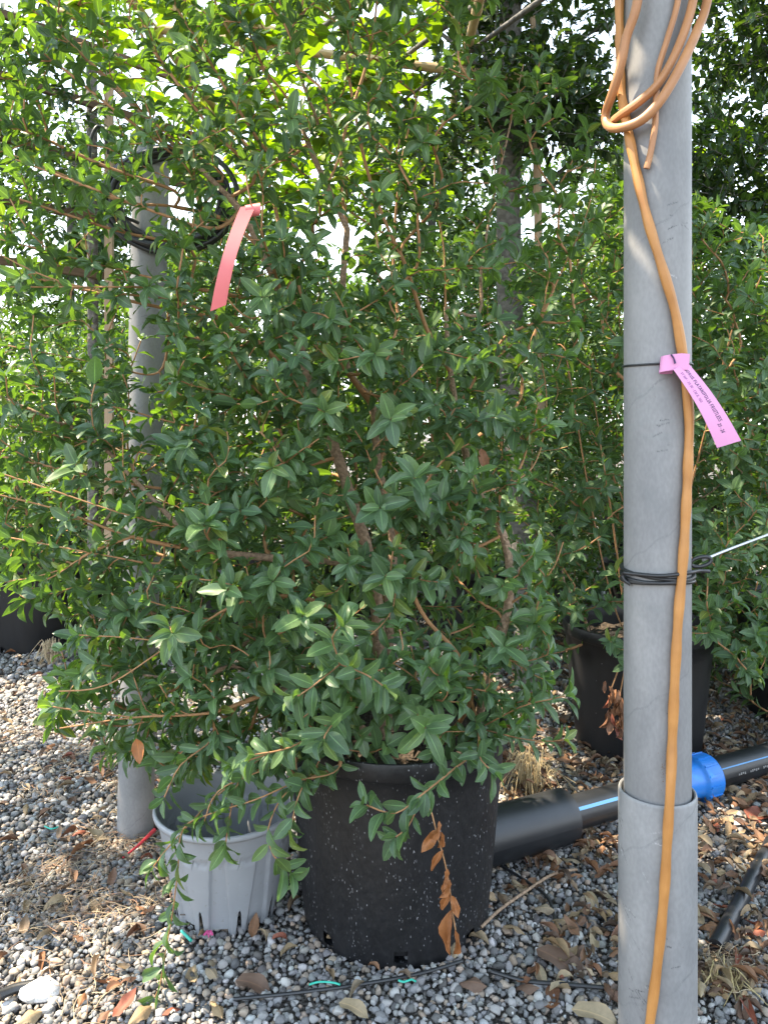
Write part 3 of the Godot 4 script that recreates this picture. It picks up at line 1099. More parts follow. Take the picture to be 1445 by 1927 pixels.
func build_trees() -> void:
	# standard tree with a stake, crown clipped high
	var at := Vector3(0.80, 0, -4.2)
	var t := thing("standard_tree", at, "grey barked tree with a clipped dark crown rising behind the shrubs, tied to a stake", "tree")
	var pts := spline([Vector3(0, -0.02, 0), Vector3(-0.03, 0.8, 0), Vector3(-0.10, 1.8, 0), Vector3(-0.12, 2.8, 0), Vector3(-0.10, 4.2, 0)], 0.1)
	var rad := []
	for k in pts.size(): rad.append(lerpf(0.082, 0.058, float(k) / pts.size()) * (1.25 if k == 0 else 1.0) * rr(0.96, 1.04))
	var b := MB.new()
	b.tube(pts, rad, 14)
	mi("trunk", b.commit(), M.grey_bark, t)
	for q in 6:
		var lb := MB.new()
		var a := TAU * q / 6.0
		var y0 := 2.6 + 0.22 * q
		var lpts := spline([Vector3(-0.11, y0, 0), Vector3(cos(a) * 0.5 - 0.1, y0 + 0.4, sin(a) * 0.4)], 0.1)
		var lrad := []
		for k in lpts.size(): lrad.append(lerpf(0.018, 0.007, float(k) / lpts.size()))
		lb.tube(lpts, lrad, 6, false)
		mi("limb", lb.commit(), M.grey_bark, t)
	crown_leaves(t, Vector3(-0.10, 3.75, 0), Vector3(1.15, 2.2, 1.0), 12000, 0.068, Color(0.11, 0.18, 0.12), Color(0.26, 0.36, 0.17), 80, 301, M.grey_bark)
	var st := MB.new()
	st.tube([Vector3(0.84, 1.4, -4.08), Vector3(0.80, 3.6, -4.10)], [0.022, 0.022], 10)
	tag(mi("tree_stake", st.commit(), M.timber, self), "round timber stake tied against the grey barked tree", "stake")
	var t2 := thing("standard_tree", Vector3(2.45, 0, -4.5), "tall tree with a dark clipped crown standing beyond the grey pipe post", "tree")
	var b2 := MB.new()
	b2.tube(spline([Vector3(0, -0.02, 0), Vector3(0.02, 1.5, 0), Vector3(-0.02, 3.0, 0), Vector3(0, 4.3, 0)], 0.1), const_r(50, 0.07).slice(0, spline([Vector3(0, -0.02, 0), Vector3(0.02, 1.5, 0), Vector3(-0.02, 3.0, 0), Vector3(0, 4.3, 0)], 0.1).size()), 12)
	mi("trunk", b2.commit(), M.grey_bark, t2)
	crown_leaves(t2, Vector3(-0.15, 3.5, 0), Vector3(1.2, 2.3, 1.1), 12000, 0.068, Color(0.10, 0.18, 0.10), Color(0.26, 0.38, 0.14), 60, 302, M.grey_bark)
	var behind := [[-2.9, 7.2, "tree with a loose dark crown standing behind the hoses' shrub"], [0.45, 7.0, "tree with a loose dark crown behind the grey barked tree"], [2.3, 7.0, "tree with a loose dark crown behind the sunny shrubs"], [3.9, 6.6, "tree with a loose dark crown at the row's end"]]
	var proto: Node3D = null
	for q in behind:
		var bt: Node3D
		if proto == null:
			bt = thing("background_tree", Vector3.ZERO, q[2], "tree", "trees behind the rows of shrubs")
			var tb := MB.new()
			var tp := spline([Vector3(0, -0.02, 0), Vector3(0.04, 1.2, 0.02), Vector3(-0.03, 2.6, 0), Vector3(0, 4.0, 0)], 0.12)
			var trr := []
			for k in tp.size(): trr.append(lerpf(0.07, 0.03, float(k) / tp.size()))
			tb.tube(tp, trr, 10)
			mi("trunk", tb.commit(), M.grey_bark, bt)
			crown_leaves(bt, Vector3(0, 3.0, 0), Vector3(1.9, 2.9, 1.4), 9000, 0.085, Color(0.14, 0.25, 0.12), Color(0.34, 0.48, 0.17), 75, 311, M.grey_bark)
			proto = bt
		else:
			bt = proto.duplicate()
			bt.name = numbered("background_tree")
			add_child(bt)
			bt.set_meta("label", q[2])
		bt.position = Vector3(q[0], 0, -q[1])
		bt.rotation.y = q[0] * 2.0
	# espalier on rails: rails recede at 43 degrees
	var e := thing("espalier_tree", Vector3(-1.62, 0, -4.40), "dark leaved tree trained flat on brown timber rails beside a sunlit stake", "tree")
	var dirv := Vector3(0.69, 0, -0.72)
	var eb := MB.new()
	eb.tube(spline([Vector3(-0.05, -0.02, 0), Vector3(-0.04, 1.4, 0), Vector3(-0.05, 3.6, 0)], 0.1), const_r(60, 0.03).slice(0, spline([Vector3(-0.05, -0.02, 0), Vector3(-0.04, 1.4, 0), Vector3(-0.05, 3.6, 0)], 0.1).size()), 10)
	mi("trunk", eb.commit(), M.grey_bark, e)
	for y in [2.28, 2.60, 2.92, 3.24, 3.56]:
		var rb := MB.new()
		var bs := Basis(dirv, Vector3.UP, dirv.cross(Vector3.UP))
		rb.box(Vector3(0, y, 0) - dirv * 1.25 + dirv.cross(Vector3.UP) * 0.03, Vector3(3.7, 0.042, 0.028), bs)
		mi("rail", rb.commit(), M.weathered, e)
	crown_leaves(e, Vector3(-0.5, 3.1, 0.45), Vector3(1.5, 1.3, 1.5), 3600, 0.06, Color(0.09, 0.16, 0.11), Color(0.24, 0.34, 0.15), 40, 303, M.grey_bark)
	var e2 := thing("espalier_tree", Vector3(-3.15, 0, -2.80), "unseen second trained tree added along the timber rails for dappled shade", "tree")  # out of view, added to cast dappled shade on the left ground
	mi("trunk", eb.commit(), M.grey_bark, e2)
	crown_leaves(e2, Vector3(0.1, 2.95, -0.1), Vector3(1.3, 1.3, 1.3), 2600, 0.065, Color(0.09, 0.16, 0.11), Color(0.24, 0.34, 0.15), 34, 304, M.grey_bark)
	var sk := MB.new()
	sk.box(Vector3(-1.555, 1.8, -4.36), Vector3(0.045, 3.6, 0.03))
	tag(mi("trellis_stake", sk.commit(), M.timber, self), "sawn pale timber stake standing against the railed tree", "stake")
	rng.seed = 7

# ------------------------------------------------------------------ posts and what hangs on them
const POST := Vector3(0.514, 0, -1.447)
const POST_R := 0.0605

func front(u: float, v: float, out := 0.0) -> Vector3:
	# a point on the near face of the front post under that pixel
	var a := (u - CX) / F
	var r := POST_R + out
	var c := -POST.z
	var qa := a * a + 1.0
	var qb := a * POST.x + c
	var disc := qb * qb - qa * (POST.x * POST.x + c * c - r * r)
	var d := (qb - sqrt(maxf(disc, 0.0))) / qa
	return P(u, v, d)

func ribbon(centres: Array, across: Array, thick: float) -> MB:
	var b := MB.new()
	var n := centres.size()
	var rows := []
	for i in n:
		var t: Vector3 = (centres[mini(i + 1, n - 1)] - centres[maxi(i - 1, 0)]).normalized()
		var nn: Vector3 = t.cross(across[i]).normalized() * thick * 0.5
		var h: Vector3 = across[i] * 0.5
		var c: Vector3 = centres[i]
		rows.append([b.vert(c - h + nn), b.vert(c + h + nn), b.vert(c + h + nn), b.vert(c + h - nn), b.vert(c + h - nn), b.vert(c - h - nn), b.vert(c - h - nn), b.vert(c - h + nn)])
	for i in n - 1:
		for k in [0, 2, 4, 6]:
			b.quad(rows[i][k], rows[i][k + 1], rows[i + 1][k + 1], rows[i + 1][k])
	return b

func build_poles() -> void:
	# front post
	var t := thing("pipe_post", POST, "grey pipe post with an orange cable, standing in a wider pipe sleeve", "post")
	var b := MB.new()
	b.lathe([Vector2(0, 0.02), Vector2(POST_R, 0.02), Vector2(POST_R, 0.7), Vector2(POST_R, 1.6), Vector2(POST_R, 2.4), Vector2(POST_R, 3.18), Vector2(0, 3.18)], 64)
	mi("pipe", b.commit(), M.post, t)
	var b2 := MB.new()
	var ro := 0.0705
	b2.lathe([Vector2(0.064, 0.0), Vector2(ro, 0.0), Vector2(ro, 0.35), Vector2(ro, 0.720), Vector2(ro - 0.0012, 0.7245), Vector2(ro - 0.003, 0.7255), Vector2(0.0650, 0.7240), Vector2(0.064, 0.71), Vector2(0.064, 0.3)], 64)
	mi("sleeve", b2.commit(), M.sleeve, t)
	# rear post
	var t2 := thing("pipe_post", Vector3(-0.862, 0, -2.67), "grey pipe post rising through the shrub beside the grey plastic pot", "post")
	var b3 := MB.new()
	b3.lathe([Vector2(0, 0.0), Vector2(0.061, 0.0), Vector2(0.061, 0.7), Vector2(0.061, 1.6), Vector2(0.061, 2.1), Vector2(0.061, 2.37), Vector2(0.056, 2.37), Vector2(0.056, 2.2)], 48)
	mi("pipe", b3.commit(), M.post, t2)
	t2.rotation.z = -0.024
	# coil of black hose on the rear post
	var hc := thing("hose_coil", P(318, 372, 2.58), "coil of thin black irrigation hose hung on the rear pipe post", "hose")
	for k in 9:
		var pts := []
		var r0 := 0.165 + 0.006 * k + rr(-0.01, 0.01)
		var cx := rr(-0.012, 0.012)
		for q in 41:
			var a := TAU * q / 40.0
			pts.append(Vector3(cos(a) * r0 * 1.08 + cx, sin(a) * r0 * 0.86 + rr(-0.002, 0.002), -0.02 + 0.012 * sin(a * 2.0 + k) + 0.006 * (k % 3)))
		var cb := MB.new()
		cb.tube(pts, const_r(41, 0.0085), 8, false)
		mi("hose_loop", cb.commit(), M.black, hc)
	var tail := spline([P(262, 420, 2.55), P(205, 390, 2.50), P(181, 340, 2.48), P(170, 300, 2.47), P(172, 262, 2.47), P(184, 238, 2.48), P(196, 250, 2.50), P(205, 290, 2.52)], 0.02)
	for k in tail.size(): tail[k] -= hc.position
	var tb := MB.new()
	tb.tube(tail, const_r(tail.size(), 0.006), 8)
	mi("hose_tail", tb.commit(), M.black, hc)
	# orange cable down the front post
	var c := thing("orange_cable", POST, "orange brown cable running down the grey pipe post from top to ground", "cable")
	var path := []
	for q in [[1172, -330, 0], [1168, -120, 0], [1165, 0, 0], [1166, 90, 0], [1168, 170, 0], [1180, 240, 0], [1196, 320, 0], [1217, 410, 0], [1249, 515, 0], [1268, 580, 0], [1281, 650, 0], [1290, 720, 0], [1296, 790, 0], [1294, 870, 0], [1290, 960, 0], [1284, 1060, 0], [1275, 1170, 0], [1269, 1280, 0], [1264, 1400, 0], [1261, 1480, 1], [1256, 1560, 1], [1249, 1680, 1], [1238, 1800, 1], [1222, 1927, 1], [1212, 2010, 1], [1206, 2100, 1]]:
		path.append(front(q[0], q[1], 0.0095 + 0.0105 * q[2]) - POST)
	path = spline(path, 0.02)
	var pb := MB.new()
	var pr := []
	for k in path.size(): pr.append(0.0086 + 0.0007 * sin(k * 0.9))
	pb.tube(path, pr, 12)
	mi("cable", pb.commit(), M.cable, c)
	# loops of the same cable hung at the top of the post
	var lp := thing("cable_loops", POST, "loops of orange brown cable hanging round the grey pipe post", "cable")
	var loops := [
		[[[1222, -150], [1205, -40], [1195, 20], [1178, 70], [1168, 120], [1152, 175], [1140, 210], [1140, 230], [1152, 241], [1180, 238], [1212, 222], [1245, 185], [1280, 125], [1310, 60], [1330, 0], [1345, -120]], 0.028, 0.0085],
		[[[1318, -120], [1305, -10], [1290, 50], [1266, 110], [1236, 160], [1200, 193], [1172, 213], [1155, 226]], 0.018, 0.0080],
		[[[1290, -120], [1275, 0], [1256, 70], [1238, 130], [1234, 180], [1232, 235], [1225, 280], [1216, 317]], 0.010, 0.0055],
	]
	for l in loops:
		var pp := []
		for q in l[0]:
			var base := front(q[0], q[1], l[1])
			pp.append(base - POST)
		pp = spline(pp, 0.012)
		var lb := MB.new()
		lb.tube(pp, const_r(pp.size(), l[2]), 10)
		mi("cable_loop", lb.commit(), M.cable_old, lp)
	# thin wire holding the tag, and the black ties
	var w := MB.new()
	var ring := []
	for k in 49:
		var a := TAU * k / 48.0
		ring.append(Vector3(cos(a) * (POST_R + 0.0015), 0.0012 * sin(a * 2.0), sin(a) * (POST_R + 0.0015)))
	w.tube(ring, const_r(49, 0.0022), 6, false)
	var wt := tag(mi("tag_wire", w.commit(), M.black, self), "thin black wire ring round the pipe post holding the pink tag", "wire")
	wt.position = Vector3(POST.x, EYE - (684 - HORIZON) * 1.39 / F, POST.z)
	var ties := thing("wire_tie", Vector3(POST.x, EYE - (1094 - HORIZON) * 1.39 / F, POST.z), "black plastic coated wire wound several turns round the pipe post", "wire")
	for q in 4:
		var rp := []
		for k in 49:
			var a := TAU * k / 48.0 + 0.4 * q
			rp.append(Vector3(cos(a) * (POST_R + 0.0045), -0.008 + 0.0055 * q + 0.006 * sin(a + q * 1.3), sin(a) * (POST_R + 0.0045)))
		var rb := MB.new()
		rb.tube(rp, const_r(49, 0.0033), 8, false)
		mi("turn", rb.commit(), M.black, ties)
	var kb := MB.new()
	var kp := spline([Vector3(-0.058, -0.012, 0.026), Vector3(-0.069, -0.004, 0.022), Vector3(-0.071, 0.008, 0.020), Vector3(-0.062, 0.010, 0.034), Vector3(-0.02, 0.012, 0.068), Vector3(0.03, 0.016, 0.064), Vector3(0.062, 0.016, 0.04), Vector3(0.085, 0.013, 0.03)], 0.006)
	kb.tube(kp, const_r(kp.size(), 0.0036), 8)
	mi("tie_end", kb.commit(), M.black, ties)
	# steel guy wire with a thimble
	var gw := thing("guy_wire", P(1300, 1062, 1.43), "thin steel wire with a looped end leaving the black wire tie", "wire")
	var o := gw.position
	var g := MB.new()
	var gp := spline([P(1322, 1054, 1.42) - o, P(1445, 1006, 1.52) - o, P(1900, 840, 1.9) - o], 0.05)
	g.tube(gp, const_r(gp.size(), 0.0028), 8)
	mi("wire", g.commit(), M.steel, gw)
	var lo := MB.new()
	var lpz := []
	for k in 25:
		var a := TAU * k / 24.0
		lpz.append(P(1318 + 19 * cos(a) - 4 * sin(a), 1057 - 8 * sin(a) - 5 * cos(a), 1.42) - o)
	lo.tube(lpz, const_r(25, 0.0036), 8, false)
	mi("loop", lo.commit(), M.black, gw)
	# pink tag
	var pt := thing("plant_tag", P(1270, 686, 1.36), "pink plastic plant tag printed with a plant name, hanging from the pipe post", "tag")
	var og := pt.position
	var cen := []
	var acr := []
	for k in 13:
		var s := k / 12.0
		var u := lerpf(1279, 1371, s) + 5.0 * sin(s * PI)
		var v := lerpf(688, 836, s) - 3.0 * sin(s * PI)
		cen.append(P(u, v, lerpf(1.365, 1.372, s) - 0.006 * sin(s * PI)) - og)
		var a := Vector3(lerpf(0.034, 0.0455, s), lerpf(0.016, 0.0130, s), lerpf(-0.027, -0.006, s))
		acr.append(a)
	mi("strip", ribbon(cen, acr, 0.0008).commit(), M.pink, pt)
	var c2 := []
	var a2 := []
	for q in [[1296, 681, 1.364], [1280, 680, 1.362], [1262, 682, 1.362], [1249, 684, 1.365], [1242, 686, 1.371], [1241, 688, 1.378], [1246, 689, 1.383], [1256, 689, 1.384], [1266, 688, 1.384]]:
		c2.append(P(q[0], q[1], q[2]) - og)
		a2.append(Vector3(0.003, 0.0285, 0.0))
	mi("loop_band", ribbon(c2, a2, 0.0008).commit(), M.pink, pt)
	var sl := MB.new()
	var slp := [P(1262, 667, 1.359) - og, P(1267, 674, 1.359) - og, P(1270, 684, 1.359) - og]
	sl.tube(slp, [0.0016, 0.0013, 0.0018], 6)
	mi("slot", sl.commit(), M.ink, pt)
	print_on_strip("MORUS PLATANIFOLIA FRUITLESS", 0.0118, 0.008, 0.12, cen, acr, pt, M.ink)
	print_on_strip("ST MP - 25 30 - CM B. 160", 0.0092, 0.012, -0.22, cen, acr, pt, M.ink_faint)
	print_on_strip("23 - 24", 0.0105, 0.124, -0.0, cen, acr, pt, M.ink)
	# coral tag on the shrub
	var ct := thing("coral_tag", P(440, 480, 1.74), "blank coral pink plastic tag looped round a branch of the potted shrub", "tag")
	var oc := ct.position
	var cc := []
	var ca := []
	for k in 15:
		var s := k / 14.0
		var u := lerpf(468, 411, pow(s, 0.9)) - 6.0 * sin(s * PI)
		var v := lerpf(388, 580, s)
		cc.append(P(u, v, 1.74 - 0.02 * sin(s * PI)) - oc)
		ca.append(Vector3(0.036, lerpf(0.004, 0.014, s), 0.010 * sin(s * 3.0)))
	mi("strip", ribbon(cc, ca, 0.0008).commit(), M.coral, ct)
	var c3 := []
	var a3 := []
	for k in 11:
		var a := TAU * 0.85 * k / 10.0 - 0.6
		c3.append(P(475, 396, 1.75) - oc + Vector3(0.004 * sin(a), 0.014 * cos(a), 0.013 * sin(a)))
		a3.append(Vector3(0.034, 0.006, 0.0))
	mi("loop_band", ribbon(c3, a3, 0.0008).commit(), M.coral, ct)

func print_on_strip(s: String, size: float, start: float, side: float, cen: Array, acr: Array, parent: Node, mat: Material, squeeze := 0.6) -> void:
	var tm := TextMesh.new()
	var f := SystemFont.new()
	f.font_names = PackedStringArray(["Droid Sans"])
	f.font_weight = 700
	tm.font = f
	tm.text = s
	tm.font_size = 24
	tm.pixel_size = size / 24.0
	tm.depth = 0.0
	tm.horizontal_alignment = HORIZONTAL_ALIGNMENT_LEFT
	var arr := tm.get_mesh_arrays()
	if arr.is_empty(): return
	var vs: PackedVector3Array = arr[Mesh.ARRAY_VERTEX]
	var ix = arr[Mesh.ARRAY_INDEX]
	var lens := [0.0]
	for k in range(1, cen.size()): lens.append(lens[-1] + (cen[k] - cen[k - 1]).length())
	var x0 := 1e9
	for v in vs: x0 = minf(x0, v.x)
	var out := PackedVector3Array()
	var nr := PackedVector3Array()
	for v in vs:
		var l := clampf(start + (v.x - x0) * squeeze, 0.0, lens[-1])
		var k := 0
		while k < cen.size() - 2 and lens[k + 1] < l: k += 1
		var q: float = (l - lens[k]) / (lens[k + 1] - lens[k])
		var c: Vector3 = cen[k].lerp(cen[k + 1], q)
		var a: Vector3 = acr[k].lerp(acr[k + 1], q)
		var al: Vector3 = (cen[k + 1] - cen[k]).normalized()
		var n: Vector3 = al.cross(a).normalized()
		out.append(c + a * side + a.normalized() * v.y + n * 0.0009)
		nr.append(n)
	var na := []
	na.resize(Mesh.ARRAY_MAX)
	na[Mesh.ARRAY_VERTEX] = out
	na[Mesh.ARRAY_NORMAL] = nr
	if ix != null: na[Mesh.ARRAY_INDEX] = ix
	var m := ArrayMesh.new()
	m.add_surface_from_arrays(Mesh.PRIMITIVE_TRIANGLES, na)
	mi("lettering", m, mat, parent)

# ------------------------------------------------------------------ pots in front
func build_pots() -> void:
	# grey pot with panelled sides and notched foot
	var g := thing("grey_pot", Vector3(-0.458, 0, -2.265), "empty light grey plastic pot with panelled sides and notched foot", "pot")
	var b := MB.new()
	var segs := 324
	var rows := 30
	var H := 0.305
	var R0 := 0.145
	var R1 := 0.203
	for side in [1.0, -1.0]:
		var ids := []
		for i in rows + 1:
			var row := []
			for k in segs:
				var a := TAU * k / segs
				var ph := fposmod(a / (TAU / 9.0) + 0.32, 1.0) - 0.5
				# the foot: a tapered slot in each panel, a shallow arch between panels
				var foot := 0.25 * clampf((0.085 - absf(ph)) / 0.05, 0.0, 1.0)
				foot = maxf(foot, 0.07 * clampf((absf(ph) - 0.26) / 0.02, 0.0, 1.0))
				var f := lerpf(foot, 1.0, float(i) / rows)
				var half := lerpf(0.22, 0.36, clampf(f / 0.72, 0.0, 1.0))
				var inside := clampf((half - absf(ph)) / 0.02, 0.0, 1.0) * clampf((0.74 - f) / 0.02, 0.0, 1.0)
				var r := lerpf(R0, R1, f) - 0.009 + 0.009 * maxf(inside, clampf((f - 0.74) / 0.02, 0.0, 1.0))
				if side < 0.0: r -= 0.0035
				row.append(b.vert(Vector3(cos(a) * r, H * f, -sin(a) * r), Vector2(float(k) / segs, f)))
			ids.append(row)
		for i in rows:
			for k in segs:
				var k2 := (k + 1) % segs
				if side > 0.0: b.quad(ids[i][k], ids[i][k2], ids[i + 1][k2], ids[i + 1][k])
				else: b.quad(ids[i][k2], ids[i][k], ids[i + 1][k], ids[i + 1][k2])
	mi("wall", b.commit(), M.grey_plastic, g)
	var rim := MB.new()
	rim.lathe([Vector2(R1 - 0.005, H - 0.012), Vector2(R1 + 0.008, H - 0.012), Vector2(R1 + 0.010, H - 0.006), Vector2(R1 + 0.009, H + 0.002), Vector2(R1 + 0.004, H + 0.005), Vector2(R1 - 0.001, H + 0.003), Vector2(R1 - 0.004, H - 0.006), Vector2(R1 - 0.005, H - 0.012)], 96, 0.3)
	mi("rim", rim.commit(), M.grey_plastic, g)
	var fl := MB.new()
	fl.lathe([Vector2(R0 + 0.001, 0.080), Vector2(R0 + 0.001, 0.084), Vector2(0.0, 0.084)], 64)
	mi("base", fl.commit(), M.grey_plastic, g)
	g.rotation.y = 0.1

# ------------------------------------------------------------------ the shrub
const SHRUB := Vector3(0.036, 0, -2.262)

